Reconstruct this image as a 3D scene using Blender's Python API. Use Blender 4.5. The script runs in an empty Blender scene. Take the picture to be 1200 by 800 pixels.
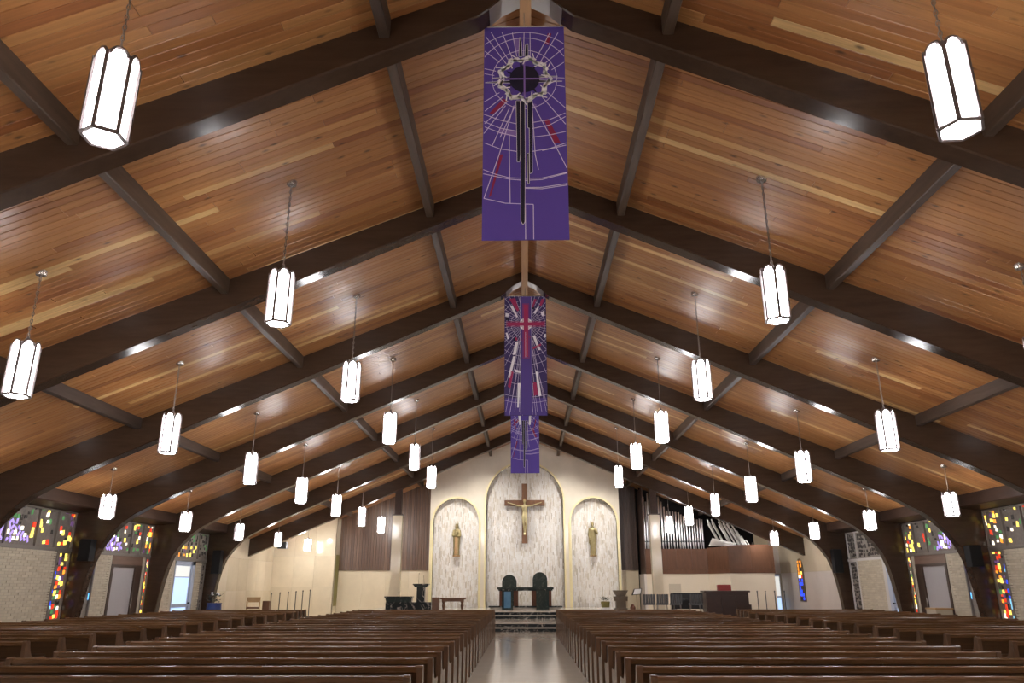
import bpy, math, random
from mathutils import Vector, Matrix, Euler
PI = math.pi
S = bpy.context.scene
C = S.collection

# ------------------------------------------------------------------ camera
cam_d = bpy.data.cameras.new('camera')
cam_d.sensor_width = 36.0
cam_d.lens = 880.34 / 1200 * 36
cam_d.clip_start = 0.05
cam_d.clip_end = 300
cam = bpy.data.objects.new('camera', cam_d)
C.objects.link(cam)
cam.matrix_world = (Matrix.Translation((-0.065, 0, 1.62)) @ Matrix.Rotation(0.0148, 4, 'Z')
                    @ Matrix.Rotation(PI / 2 + 0.3154, 4, 'X') @ Matrix.Rotation(-0.0012, 4, 'Z'))
S.camera = cam

# ------------------------------------------------------------------ world, exposure
w = bpy.data.worlds.new('world'); S.world = w; w.use_nodes = True
w.node_tree.nodes['Background'].inputs[0].default_value = (0.62, 0.78, 1.0, 1)
w.node_tree.nodes['Background'].inputs[1].default_value = 1.0
S.view_settings.view_transform = 'Standard'
S.view_settings.look = 'None'
S.view_settings.gamma = 1
S.view_settings.use_curve_mapping = False
S.view_settings.exposure = 0.2
LAMP = 34.0          # radiance of the white glass of the pendant lamps

rnd = random.Random(7)

# ------------------------------------------------------------------ dimensions (metres)
WX = 13.57
def beam_y(b): return round(3.211 + 4.989 * b, 3)
def lamp_y(b): return 5.763 + 4.989 * b
def deck_z(x): return 9.45 - 0.41 * abs(x)
Y_END, Y_REC, Y_BACK = 41.9, 42.8, -4.0
ORD = ['first', 'second', 'third', 'fourth', 'fifth', 'sixth', 'seventh', 'eighth', 'ninth', 'tenth', 'eleventh',
       'twelfth', 'thirteenth', 'fourteenth', 'fifteenth', 'sixteenth', 'seventeenth', 'eighteenth', 'nineteenth',
       'twentieth', 'twenty-first', 'twenty-second', 'twenty-third', 'twenty-fourth', 'twenty-fifth']

# ------------------------------------------------------------------ materials
MATS = {}
def newmat(name):
    m = bpy.data.materials.new(name); m.use_nodes = True
    MATS[name] = m
    return m, m.node_tree.nodes, m.node_tree.links, m.node_tree.nodes['Principled BSDF']
def plain(name, col, rough=0.5, metal=0.0, var=0.0, scale=8.0, bump=0.0, spec=0.5, coat=0.0):
    m, n, l, b = newmat(name)
    b.inputs['Roughness'].default_value = rough
    b.inputs['Metallic'].default_value = metal
    b.inputs['Specular IOR Level'].default_value = spec
    b.inputs['Coat Weight'].default_value = coat
    b.inputs['Coat Roughness'].default_value = 0.08
    g = n.new('ShaderNodeNewGeometry')
    no = n.new('ShaderNodeTexNoise'); no.inputs['Scale'].default_value = scale; no.inputs['Detail'].default_value = 4
    l.new(g.outputs['Position'], no.inputs['Vector'])
    r = n.new('ShaderNodeMapRange'); r.inputs[3].default_value = 1 - var; r.inputs[4].default_value = 1 + var
    l.new(no.outputs['Fac'], r.inputs[0])
    mx = n.new('ShaderNodeVectorMath'); mx.operation = 'SCALE'; mx.inputs[0].default_value = col
    l.new(r.outputs[0], mx.inputs['Scale'])
    l.new(mx.outputs[0], b.inputs['Base Color'])
    if bump:
        bp = n.new('ShaderNodeBump'); bp.inputs['Strength'].default_value = bump; bp.inputs['Distance'].default_value = 0.01
        l.new(no.outputs['Fac'], bp.inputs['Height']); l.new(bp.outputs[0], b.inputs['Normal'])
    return m
def varied(name, stops, rough=0.5, grain=(0, 0, 0), gvar=0.0, knots=False, bump=0.0, coat=0.0, spec=0.5, rvar=0.0):
    """colour drawn per piece from a ramp, with a stretched grain on top"""
    m, n, l, b = newmat(name)
    b.inputs['Roughness'].default_value = rough
    b.inputs['Coat Weight'].default_value = coat
    b.inputs['Specular IOR Level'].default_value = spec
    g = n.new('ShaderNodeNewGeometry'); oi = n.new('ShaderNodeObjectInfo')
    ad = n.new('ShaderNodeMath'); ad.operation = 'ADD'
    l.new(g.outputs['Random Per Island'], ad.inputs[0]); l.new(oi.outputs['Random'], ad.inputs[1])
    fr = n.new('ShaderNodeMath'); fr.operation = 'FRACT'; l.new(ad.outputs[0], fr.inputs[0])
    cr = n.new('ShaderNodeValToRGB'); cr.color_ramp.interpolation = 'LINEAR'
    e = cr.color_ramp.elements
    while len(e) < len(stops): e.new(0.5)
    for i, (p, c) in enumerate(stops): e[i].position = p; e[i].color = (*c, 1)
    l.new(fr.outputs[0], cr.inputs[0])
    out = cr.outputs[0]
    if gvar:
        sc = n.new('ShaderNodeVectorMath'); sc.operation = 'MULTIPLY'; sc.inputs[1].default_value = grain
        l.new(g.outputs['Position'], sc.inputs[0])
        of = n.new('ShaderNodeVectorMath'); of.operation = 'ADD'
        cb = n.new('ShaderNodeCombineXYZ')
        k = n.new('ShaderNodeMath'); k.operation = 'MULTIPLY'; k.inputs[1].default_value = 37.0
        l.new(fr.outputs[0], k.inputs[0]); l.new(k.outputs[0], cb.inputs[0]); l.new(k.outputs[0], cb.inputs[2])
        l.new(sc.outputs[0], of.inputs[0]); l.new(cb.outputs[0], of.inputs[1])
        no = n.new('ShaderNodeTexNoise'); no.inputs['Scale'].default_value = 1; no.inputs['Detail'].default_value = 5
        no.inputs['Roughness'].default_value = 0.65
        l.new(of.outputs[0], no.inputs['Vector'])
        r = n.new('ShaderNodeMapRange'); r.inputs[1].default_value = 0.25; r.inputs[2].default_value = 0.75
        r.inputs[3].default_value = 1 - gvar; r.inputs[4].default_value = 1 + gvar
        l.new(no.outputs['Fac'], r.inputs[0])
        mx = n.new('ShaderNodeVectorMath'); mx.operation = 'SCALE'
        l.new(out, mx.inputs[0]); l.new(r.outputs[0], mx.inputs['Scale']); out = mx.outputs[0]
        if knots:
            vo = n.new('ShaderNodeTexVoronoi'); vo.inputs['Scale'].default_value = 1
            s2 = n.new('ShaderNodeVectorMath'); s2.operation = 'MULTIPLY'; s2.inputs[1].default_value = (1.9, 4.2, 0)
            l.new(g.outputs['Position'], s2.inputs[0]); l.new(s2.outputs[0], vo.inputs['Vector'])
            kr = n.new('ShaderNodeMapRange'); kr.inputs[1].default_value = 0.04; kr.inputs[2].default_value = 0.15
            kr.inputs[3].default_value = 0.28; kr.inputs[4].default_value = 1.0
            l.new(vo.outputs['Distance'], kr.inputs[0])
            m2 = n.new('ShaderNodeVectorMath'); m2.operation = 'SCALE'
            l.new(out, m2.inputs[0]); l.new(kr.outputs[0], m2.inputs['Scale']); out = m2.outputs[0]
        if bump:
            bp = n.new('ShaderNodeBump'); bp.inputs['Strength'].default_value = bump; bp.inputs['Distance'].default_value = 0.004
            l.new(no.outputs['Fac'], bp.inputs['Height']); l.new(bp.outputs[0], b.inputs['Normal'])
        if rvar:
            rr = n.new('ShaderNodeMapRange'); rr.inputs[3].default_value = rough - rvar; rr.inputs[4].default_value = rough + rvar
            l.new(no.outputs['Fac'], rr.inputs[0]); l.new(rr.outputs[0], b.inputs['Roughness'])
    l.new(out, b.inputs['Base Color'])
    return m
def glow(name, col, strength, base=None, rough=0.2):
    m, n, l, b = newmat(name)
    b.inputs['Base Color'].default_value = (*(base or col), 1)
    b.inputs['Roughness'].default_value = rough
    b.inputs['Emission Color'].default_value = (*col, 1)
    b.inputs['Emission Strength'].default_value = strength
    return m

M_plank = varied('ceiling_plank_wood', [(0, (.235, .082, .028)), (.12, (.31, .124, .041)), (.5, (.355, .155, .052)), (.88, (.38, .175, .060)), (.95, (.41, .200, .072)), (.975, (.58, .37, .16)), (1, (.62, .40, .18))],
                 rough=.36, grain=(.7, 22, 0), gvar=.26, knots=True, bump=.10, spec=.62)
M_deck = plain('deck_back', (.10, .045, .02), .7)
M_beam = varied('dark_glulam', [(0, (.040, .022, .0135)), (1, (.052, .029, .018))], rough=.20, grain=(1.2, 6, 9), gvar=.25, bump=.05, rvar=.03, spec=.38)
M_purlin = varied('grey_brown_purlin', [(0, (.060, .040, .030)), (1, (.082, .052, .034))], rough=.48, grain=(9, 1, 9), gvar=.3, spec=.15)
M_ridge = varied('pale_ridge_wood', [(0, (.42, .24, .12)), (1, (.48, .28, .14))], rough=.4, grain=(14, .6, 14), gvar=.2)
M_pew = varied('pew_wood', [(0, (.100, .050, .021)), (.5, (.135, .068, .029)), (1, (.175, .092, .042))], rough=.27, grain=(1.1, 14, 22), gvar=.35, bump=.05, rvar=.06)
M_pewend = varied('pew_end_wood', [(0, (.12, .068, .039)), (1, (.155, .09, .054))], rough=.25, grain=(9, 9, 1.5), gvar=.3)
M_pewdark = varied('pew_back_wood', [(0, (.064, .033, .015)), (1, (.092, .047, .022))], rough=.32, grain=(1.1, 14, 22), gvar=.35)
M_cream = varied('cream_marble', [(0, (.63, .535, .38)), (.5, (.665, .57, .41)), (1, (.70, .605, .45))], rough=.10, grain=(.9, .9, .9), gvar=.09, coat=.0)
M_rere = varied('reredos_marble', [(0, (.70, .63, .525)), (1, (.73, .66, .555))], rough=.10, grain=(.9, .9, .9), gvar=.09)
M_plaster = plain('cream_plaster', (.70, .61, .48), .6, var=.05, scale=1.5)
M_whitewall = plain('pale_lilac_wall', (.62, .55, .50), .5, var=.06, scale=2)
M_mosaic = varied('mosaic_tile', [(0, (.54, .48, .42)), (.08, (.66, .59, .49)), (.2, (.76, .70, .63)), (.5, (.83, .79, .74)), (1, (.87, .85, .83))], rough=.14)
M_gold = plain('gold_trim', (.76, .66, .38), .3, metal=.35, var=.06)
M_bronze = plain('gilded_bronze', (.33, .27, .13), .36, metal=.5, var=.25, scale=14)
M_corpus = plain('pale_gilded_metal', (.52, .44, .24), .4, metal=.35, var=.2, scale=14)
M_bronze2 = plain('copper_bronze', (.50, .31, .15), .38, metal=.5, var=.25, scale=14)
M_cross = varied('cross_wood', [(0, (.16, .075, .038)), (1, (.19, .09, .045))], rough=.35, grain=(8, 8, 2), gvar=.3)
M_floor = plain('polished_terrazzo', (.71, .65, .55), .11, var=.10, scale=3.0, spec=.6)
M_brick = varied('tan_brick', [(0, (.52, .44, .325)), (.5, (.57, .49, .37)), (1, (.61, .53, .40))], rough=.8, grain=(4, 4, 4), gvar=.12)
M_mortar = plain('mortar', (.49, .425, .33), .9)
M_matrix = plain('dark_glass_matrix', (.205, .172, .148), .75, var=.35, scale=14, bump=.4)
M_matrix2 = plain('grey_glass_matrix', (.26, .225, .19), .75, var=.4, scale=16, bump=.4)
M_frame = plain('brown_window_frame', (.20, .17, .145), .4, var=.1)
M_wframe = plain('white_window_frame', (.62, .58, .55), .4, var=.05)
M_jamb = plain('cream_jamb', (.50, .43, .33), .5, var=.05)
M_header = varied('door_header_wood', [(0, (.17, .10, .07)), (1, (.20, .12, .085))], rough=.4, grain=(6, 1.5, 12), gvar=.2)
M_greydoor = plain('grey_door_paint', (.40, .37, .37), .5, var=.03)
M_darkdoor = plain('dark_door_wood', (.055, .03, .02), .4, var=.15)
M_trimwood = varied('trim_wood', [(0, (.040, .021, .014)), (1, (.052, .028, .018))], rough=.5, grain=(8, 1, 8), gvar=.25, spec=.2)
M_wallwood = varied('walnut_board', [(0, (.085, .044, .026)), (.5, (.12, .066, .040)), (1, (.165, .095, .060))], rough=.32, grain=(16, 16, 1.2), gvar=.3)
M_wallwood2 = varied('dark_walnut_board', [(0, (.06, .035, .026)), (1, (.095, .055, .04))], rough=.4, grain=(14, 14, 1.2), gvar=.25)
M_case = varied('organ_case_wood', [(0, (.12, .056, .032)), (1, (.145, .068, .039))], rough=.4, grain=(5, 5, 1.2), gvar=.2, spec=.25)
M_olive = plain('olive_cloth', (.21, .185, .06), .8, var=.1)
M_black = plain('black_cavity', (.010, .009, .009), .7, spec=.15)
M_blackm = plain('black_satin', (.020, .019, .019), .4, var=.1)
M_silver = plain('organ_pipe_metal', (.62, .60, .58), .34, metal=.9, var=.05)
M_trump = plain('pale_pipe_metal', (.80, .78, .75), .35, metal=.45, var=.08)
def marble_dark(name, c0, c1, rough=.1):
    m, n, l, b = newmat(name)
    b.inputs['Roughness'].default_value = rough
    g = n.new('ShaderNodeNewGeometry')
    no = n.new('ShaderNodeTexNoise'); no.inputs['Scale'].default_value = 1.6; no.inputs['Detail'].default_value = 6; no.inputs['Distortion'].default_value = 2.2
    l.new(g.outputs['Position'], no.inputs['Vector'])
    cr = n.new('ShaderNodeValToRGB'); e = cr.color_ramp.elements
    e[0].position = 0.0; e[0].color = (*c0, 1); e[1].position = 1.0; e[1].color = (*c0, 1)
    for p, c in ((.485, c0), (.5, c1), (.515, c0)):
        x = e.new(p); x.color = (*c, 1)
    l.new(no.outputs['Fac'], cr.inputs[0]); l.new(cr.outputs[0], b.inputs['Base Color'])
    return m
M_bmarble = marble_dark('black_veined_marble', (.018, .023, .026), (.45, .42, .38))
M_gmarble = marble_dark('green_black_marble', (.026, .038, .036), (.07, .09, .085), .08)
M_tread = plain('pale_marble_tread', (.62, .56, .48), .2, var=.15, scale=5)
M_redmarble = plain('brown_marble', (.16, .06, .035), .2, var=.3, scale=12)
M_litsoffit = plain('lit_soffit_grey', (.30, .28, .26), .4, metal=.4)  # lit tone of the apex soffit, put into the colour
M_lampglass = glow('lamp_glass', (1.0, .985, 1.0), LAMP, base=(.9, .9, .9))
M_lampmetal = plain('lamp_frame_metal', (.20, .17, .17), .35, metal=.6, var=.05)
M_chain = plain('chain_metal', (.30, .26, .23), .35, metal=.8)
M_canopy = plain('canopy_metal', (.62, .58, .54), .25, metal=.8)
M_purple = plain('purple_banner_cloth', (.105, .060, .36), .75, var=.05, scale=3)
M_indigo = plain('indigo_banner_cloth', (.050, .032, .135), .75, var=.1, scale=3)
M_violet = plain('violet_panel', (.095, .055, .28), .75)
M_lil = plain('lilac_print', (.26, .16, .50), .75)
M_line = plain('lavender_line_print', (.80, .72, .92), .75)
M_white = plain('white_print', (.92, .90, .95), .75)
M_redp = plain('crimson_print', (.30, .018, .075), .75)
M_magenta = plain('magenta_print', (.42, .03, .12), .75)
M_blk = plain('black_print', (.012, .008, .03), .75)
M_paper = plain('white_paper', (.85, .84, .82), .6)
M_lightwood = plain('light_oak', (.40, .24, .10), .4, var=.15, scale=10)
M_midwood = plain('medium_brown_wood', (.15, .07, .035), .35, var=.2, scale=10)
M_darkwood = varied('console_wood', [(0, (.035, .015, .010)), (1, (.05, .022, .014))], rough=.3, grain=(3, 3, 8), gvar=.25)
M_olivewood = plain('drab_carved_wood', (.12, .085, .05), .45, var=.25, scale=12)
M_chairfab = plain('charcoal_chair_fabric', (.11, .11, .115), .7, var=.2, scale=30)
M_leaf = plain('dark_leaf', (.012, .022, .012), .5, var=.4, scale=20)
M_blossom = plain('white_blossom', (.8, .78, .78), .6)
M_blueglaze = plain('blue_drape', (.015, .03, .12), .45, var=.4, scale=12)
M_red = plain('red_cloth_box', (.30, .03, .025), .5, var=.1)
M_doorglow = glow('daylit_door_glass', (.48, .68, 1.0), 1.0, base=(.3, .35, .4))
M_doorglow2 = glow('daylit_frosted_glass', (.85, .85, .80), .75, base=(.4, .4, .4))
M_doorblue = plain('blue_white_door_paint', (.45, .50, .62), .4, var=.04)
GL = {'yellow': glow('glass_yellow', (1, .74, .12), 1.6), 'white': glow('glass_white', (1, .92, .75), 1.3),
      'red': glow('glass_red', (.75, .05, .02), .9), 'orange': glow('glass_orange', (1, .34, .04), 1.1),
      'green': glow('glass_green', (.10, .28, .10), .6), 'violet': glow('glass_violet', (.42, .30, .80), .9),
      'blue': glow('glass_blue', (.03, .08, .95), 1.1), 'cyan': glow('glass_cyan', (.25, .62, .85), .9),
      'violet_dim': glow('glass_mauve', (.16, .08, .20), .6), 'dim': plain('glass_unlit', (.085, .075, .07), .15, var=.4, scale=9), 'pale': glow('glass_pale', (.6, .6, .62), .45)}

# ------------------------------------------------------------------ mesh builder
class MB:
    def __init__(s): s.v = []; s.f = []
    def add(s, vs, fs):
        o = len(s.v); s.v += [tuple(p) for p in vs]; s.f += [tuple(o + i for i in f) for f in fs]; return s
    def box(s, x0, x1, y0, y1, z0, z1):
        v = [(x0, y0, z0), (x1, y0, z0), (x1, y1, z0), (x0, y1, z0), (x0, y0, z1), (x1, y0, z1), (x1, y1, z1), (x0, y1, z1)]
        return s.add(v, [(0, 3, 2, 1), (4, 5, 6, 7), (0, 1, 5, 4), (1, 2, 6, 5), (2, 3, 7, 6), (3, 0, 4, 7)])
    def chambox(s, x0, x1, y0, y1, z0, z1, c=.01):
        """box whose top edges are chamfered"""
        v = [(x0, y0, z0), (x1, y0, z0), (x1, y1, z0), (x0, y1, z0), (x0, y0, z1 - c), (x1, y0, z1 - c), (x1, y1, z1 - c), (x0, y1, z1 - c),
             (x0 + c, y0 + c, z1), (x1 - c, y0 + c, z1), (x1 - c, y1 - c, z1), (x0 + c, y1 - c, z1)]
        return s.add(v, [(0, 3, 2, 1), (0, 1, 5, 4), (1, 2, 6, 5), (2, 3, 7, 6), (3, 0, 4, 7), (4, 5, 9, 8), (5, 6, 10, 9), (6, 7, 11, 10), (7, 4, 8, 11), (8, 9, 10, 11)])
    def prism(s, poly, axis, a, b):
        """extrude a 2D polygon along axis ('x': poly=(y,z); 'y': (x,z); 'z': (x,y))"""
        def P(p, t):
            return (t, p[0], p[1]) if axis == 'x' else (p[0], t, p[1]) if axis == 'y' else (p[0], p[1], t)
        n = len(poly)
        v = [P(p, a) for p in poly] + [P(p, b) for p in poly]
        return s.add(v, [tuple(range(n)), tuple(range(2 * n - 1, n - 1, -1))] + [(i, (i + 1) % n, n + (i + 1) % n, n + i) for i in range(n)])
    def bar(s, p, q, r=.01, n=6, r2=None, sq=False):
        p = Vector(p); q = Vector(q); d = q - p
        if d.length < 1e-6: return s
        u = d.orthogonal().normalized(); w_ = d.normalized().cross(u)
        r2 = r if r2 is None else r2
        v = []
        for c, rr in ((p, r), (q, r2)):
            for i in range(n):
                t = 2 * PI * (i + .5) / n
                v.append(c + u * math.cos(t) * rr + w_ * math.sin(t) * rr)
        return s.add(v, [tuple(range(n - 1, -1, -1)), tuple(range(n, 2 * n))] + [(i, (i + 1) % n, n + (i + 1) % n, n + i) for i in range(n)])
    def lathe(s, prof, c=(0, 0, 0), n=16, sx=1, sy=1):
        o = len(s.v)
        for r, z in prof:
            for i in range(n):
                t = 2 * PI * i / n
                s.v.append((c[0] + r * sx * math.cos(t), c[1] + r * sy * math.sin(t), c[2] + z))
        for k in range(len(prof) - 1):
            for i in range(n):
                a = o + k * n + i; b2 = o + k * n + (i + 1) % n
                s.f.append((a, b2, b2 + n, a + n))
        s.f.append(tuple(o + i for i in range(n - 1, -1, -1)))
        s.f.append(tuple(o + (len(prof) - 1) * n + i for i in range(n)))
        return s
    def torus(s, c, R, r, rot, n=10, m=5, sy=1.0):
        o = len(s.v); c = Vector(c)
        for i in range(n):
            a = 2 * PI * i / n
            for j in range(m):
                b2 = 2 * PI * j / m
                p = Vector(((R + r * math.cos(b2)) * math.cos(a), r * math.sin(b2), (R + r * math.cos(b2)) * math.sin(a) * sy))
                s.v.append(tuple(c + rot @ p))
        for i in range(n):
            for j in range(m):
                a, b2 = o + i * m + j, o + i * m + (j + 1) % m
                c2, d = o + ((i + 1) % n) * m + j, o + ((i + 1) % n) * m + (j + 1) % m
                s.f.append((a, c2, d, b2))
        return s
    def mesh(s, name, mat, smooth=False):
        me = bpy.data.meshes.new(name)
        me.from_pydata(s.v, [], s.f); me.materials.append(mat)
        if smooth:
            for p in me.polygons: p.use_smooth = True
            try: me.set_sharp_from_angle(angle=math.radians(40))
            except Exception: pass
        me.update()
        return me
    def build(s, name, mat, parent=None, smooth=False, loc=None):
        return link(name, s.mesh(name, mat, smooth), parent, loc)
def link(name, me, parent=None, loc=None, rot=None):
    o = bpy.data.objects.new(name, me); C.objects.link(o)
    if parent is not None: o.parent = parent
    if loc is not None: o.location = loc
    if rot is not None: o.rotation_euler = rot
    return o
def tag(o, label, cat, group=None):
    o['label'] = label; o['category'] = cat
    if group: o['group'] = group
    return o
def thing(name, label, cat, loc=(0, 0, 0), rz=0, group=None):
    o = bpy.data.objects.new(name, None); o.empty_display_size = .2
    C.objects.link(o); o.location = loc; o.rotation_euler = (0, 0, rz)
    return tag(o, label, cat, group)
def struct(o): o['kind'] = 'structure'; return o
def stuff(o): o['kind'] = 'stuff'; return o
def box(name, mat, b, parent=None): return MB().box(*b).build(name, mat, parent)
def copy_tree(o, parent=None):
    c = o.copy(); C.objects.link(c); c.parent = parent
    for ch in list(o.children): copy_tree(ch, c)
    return c
def plate(name, mat, outer, holes, y0, y1, parent=None):
    """flat slab in the xz plane with arched holes, between y0 and y1"""
    cu = bpy.data.curves.new(name, 'CURVE'); cu.dimensions = '2D'; cu.fill_mode = 'BOTH'; cu.extrude = (y1 - y0) / 2
    for poly in [outer] + holes:
        sp = cu.splines.new('POLY'); sp.points.add(len(poly) - 1)
        for i, (x, z) in enumerate(poly): sp.points[i].co = (x, z, 0, 1)
        sp.use_cyclic_u = True
    t = bpy.data.objects.new('tmp', cu); C.objects.link(t)
    me = bpy.data.meshes.new_from_object(t.evaluated_get(bpy.context.evaluated_depsgraph_get()))
    bpy.data.objects.remove(t)
    me.transform(Matrix.Translation((0, (y0 + y1) / 2, 0)) @ Matrix.Rotation(PI / 2, 4, 'X'))
    me.materials.clear(); me.materials.append(mat); me.name = name
    return link(name, me, parent)

# ================================================================== SETTING
# ---- floor
fl = struct(box('floor', M_floor, (-15.5, 15.5, -4.2, 43.4, -.2, 0)))

# ---- ceilings: deck + planks + purlins
th = math.atan(0.41); ct = math.cos(th); st = math.sin(th)
SLOPE = 14.1 / ct
def plank_mesh(mb, Lx, Wy, x0=0, y0=0, t=.022, c=.006, side=1, warp=0):
    # local: x along slope, y across, z normal (visible face downwards, chamfered edges)
    e = .002
    a, b2 = x0 + e, x0 + Lx - e; p, q = y0 + e, y0 + Wy - e
    v = [(a, p, 0), (b2, p, 0), (b2, q, 0), (a, q, 0), (a, p, -t + c), (b2, p, -t + c), (b2, q, -t + c), (a, q, -t + c),
         (a + c, p + c, -t - warp), (b2 - c, p + c, -t - warp), (b2 - c, q - c, -t + warp), (a + c, q - c, -t + warp)]
    f = [(0, 4, 5, 1), (1, 5, 6, 2), (2, 6, 7, 3), (3, 7, 4, 0), (4, 8, 9, 5), (5, 9, 10, 6), (6, 10, 11, 7), (7, 11, 8, 4), (8, 11, 10, 9)]
    mb.add(v, [tuple(reversed(x)) for x in f])
PW = .145
LENS = [2.4, 3.2, 3.9, 4.6, 5.3, 6.1]
for side, nm in ((-1, 'ceiling_left'), (1, 'ceiling_right')):
    me = MB().prism([(0, 9.45 + .03), (side * 14.1, 9.45 - .41 * 14.1 + .03), (side * 14.1, 9.45 - .41 * 14.1 + .33), (0, 9.45 + .33)], 'y', -4.2, 43.2)
    root = struct(me.build(nm, M_deck))
    base = {}
    for L_ in LENS:
        for wv in (-.0015, .0012):
            mb = MB(); plank_mesh(mb, L_, PW, warp=wv); base[(L_, wv)] = mb.mesh('plank', M_plank)
    # frame: local x runs down the slope away from the ridge
    if side > 0: R = Matrix(((ct, 0, st), (0, 1, 0), (-st, 0, ct))).to_4x4()
    else: R = Matrix(((-ct, 0, -st), (0, -1, 0), (-st, 0, ct))).to_4x4()
    far = MB(); near = 0
    y = -4.1; row = 0
    while y < 43.0:
        x = 0.06 - rnd.uniform(0, 2.5)
        while x < SLOPE:
            L_ = rnd.choice(LENS); wv = rnd.choice((-.0015, .0012))
            single = 5.6 < y < 14.6 and near < 300
            x0 = x; x1 = min(x + L_, SLOPE)
            if single:
                if x0 < 0: x0 = 0.06
                # keep shared mesh data: pick the length that fits
                Ls = [l for l in LENS if l <= SLOPE - x0 + .4] or [LENS[0]]
                L_ = rnd.choice(Ls)
                o = link('plank', base[(L_, wv)], root)
                o.matrix_local = Matrix.Translation((0, y if side > 0 else y + PW, 9.45)) @ R @ Matrix.Translation((x0, 0, 0))
                near += 1; x = x0 + L_
            else:
                x0 = max(x0, .05)
                if x1 - x0 > .05:
                    mb = MB(); plank_mesh(mb, x1 - x0, PW, x0, 0, warp=wv)
                    T = Matrix.Translation((0, y if side > 0 else y + PW, 9.45)) @ R
                    far.add([T @ Vector(p) for p in mb.v], mb.f)
                x = x + L_
        y += PW; row += 1
    stuff(far.build('plank', M_plank, root))
    # purlins between the arches (parts of the ceiling)
    for px, depth in ((1.84, .27), (5.65, .27), (9.5, .24)):
        for b in range(0, 8):
            ya = beam_y(b) + .16; yb_ = beam_y(b + 1) - .16
            if b == 7: yb_ = Y_END
            X = side * px; zt = deck_z(px) - .02
            MB().prism([(X - .072, zt - depth + .015), (X - .06, zt - depth), (X + .06, zt - depth), (X + .072, zt - depth + .015), (X + .072, zt + .03), (X - .072, zt + .03)], 'y', ya, yb_).build('purlin', M_purlin, root)
rb = MB().prism([(-.08, 9.14), (.08, 9.14), (.08, 9.46), (-.08, 9.46)], 'y', -4, 43).build('trim_1', M_ridge); struct(rb)

# ---- laminated timber arches
LOW = [(0, 9.20), (.32, 9.01), (.48, 8.85), (.62, 8.73), (2.5, 7.90), (5, 6.80), (7.5, 5.70), (9.5, 4.82), (10.6, 4.335), (11.2, 4.05), (11.85, 3.70), (12.2, 3.42), (12.5, 3.10), (12.75, 2.72), (12.9, 2.3), (13.0, 1.8), (13.07, 1.3), (13.13, .7), (13.18, 0)]
UPP = [(0, 9.44), (.32, 9.31), (.48, 9.25), (.62, 9.18), (2.5, 8.41), (5, 7.38), (7.5, 6.36), (9.5, 5.54), (10.8, 5.0), (11.9, 4.56), (13.0, 4.11), (13.6, 3.86), (13.9, 3.65), (13.9, 3.3), (13.9, 2.8), (13.9, 2.1), (13.9, 1.4), (13.9, .7), (13.9, 0)]
def arch(b, label):
    y0 = beam_y(b) - .16; y1 = y0 + .32
    low, upp = LOW, UPP
    if b == 7:
        low = LOW[:8] + [(11.5, 3.94), (13.75, 2.95)]; upp = UPP[:8] + [(11.5, 4.72), (13.75, 3.80)]
    t = thing('timber_arch', label, 'arch', (0, y0 + .16, 0), group='laminated timber arches')
    ch = .02
    for s in (-1, 1):
        mb = MB(); n = len(low); v = []
        for (lx, lz), (ux, uz) in zip(low, upp):
            d = Vector((ux - lx, uz - lz)).normalized() * ch
            v += [(s * ux, -.16, uz), (s * (lx + d[0]), -.16, lz + d[1]), (s * lx, -.16 + ch, lz), (s * lx, .16 - ch, lz), (s * (lx + d[0]), .16, lz + d[1]), (s * ux, .16, uz)]
        f = []
        for i in range(n - 1):
            for k in range(6):
                a = i * 6 + k; c = i * 6 + (k + 1) % 6
                q = (a, c, c + 6, a + 6)
                f.append(q if s > 0 else q[::-1])
        e = (n - 1) * 6
        f.append(tuple(range(e, e + 6)) if s < 0 else tuple(range(e + 5, e - 1, -1)))
        f.append(tuple(range(5, -1, -1)) if s < 0 else tuple(range(6)))
        mb.add(v, f); mb.build('rafter', M_beam, t, smooth=False)
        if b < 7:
            pp = MB()  # grey facing added at the apex, standing in for the lit soffit
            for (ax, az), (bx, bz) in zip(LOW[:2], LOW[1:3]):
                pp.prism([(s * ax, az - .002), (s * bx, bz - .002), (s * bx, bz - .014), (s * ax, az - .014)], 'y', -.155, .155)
            pp.build('lit_apex_facing', M_litsoffit, t)
for b in range(0, 8):
    arch(b, ['dark laminated timber arch over the entrance end, just above the photographer',
             'dark timber arch nearest the camera, carrying the largest purple banner',
             'dark timber arch second from the camera, crossing behind the largest banner',
             'dark timber arch third from the camera, carrying the crimson cross banner',
             'dark timber arch fourth from the camera, its legs carrying black loudspeakers',
             'dark timber arch fifth from the camera, carrying the small rear banner',
             'dark timber arch sixth from the camera, last one standing on legs',
             'dark timber arch nearest the altar, ends cut off square without legs'][b])

# ---- side walls
def brick_field(parent, s, y0, y1, z0, z1, bl=.29, bh=.075, j=.012):
    """running-bond bricks on the inner face of a side wall (one joined part)"""
    if y1 - y0 < .05: return
    mb = MB(); r = 0; z = z0
    while z < z1 - .02:
        h = min(bh, z1 - z) - j; y = y0 - (bl / 2 if r % 2 else 0)
        while y < y1:
            a = max(y, y0) + j / 2; c = min(y + bl, y1) - j / 2
            if c - a > .03:
                d = .02 + rnd.uniform(-.003, .004)
                xa, xb = sorted((s * (WX + .02), s * (WX + .0 - d + .012)))
                v = [(xa, a, z), (xb, a, z), (xb, c, z), (xa, c, z), (xa, a, z + h), (xb, a, z + h), (xb, c, z + h), (xa, c, z + h)]
                mb.add(v, [(0, 3, 2, 1), (4, 5, 6, 7), (0, 1, 5, 4), (1, 2, 6, 5), (2, 3, 7, 6), (3, 0, 4, 7)])
            y += bl
        z += bh; r += 1
    stuff(mb.build('brick', M_brick, parent))
def xr(s, a, b_): return tuple(sorted((s * a, s * b_)))

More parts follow.
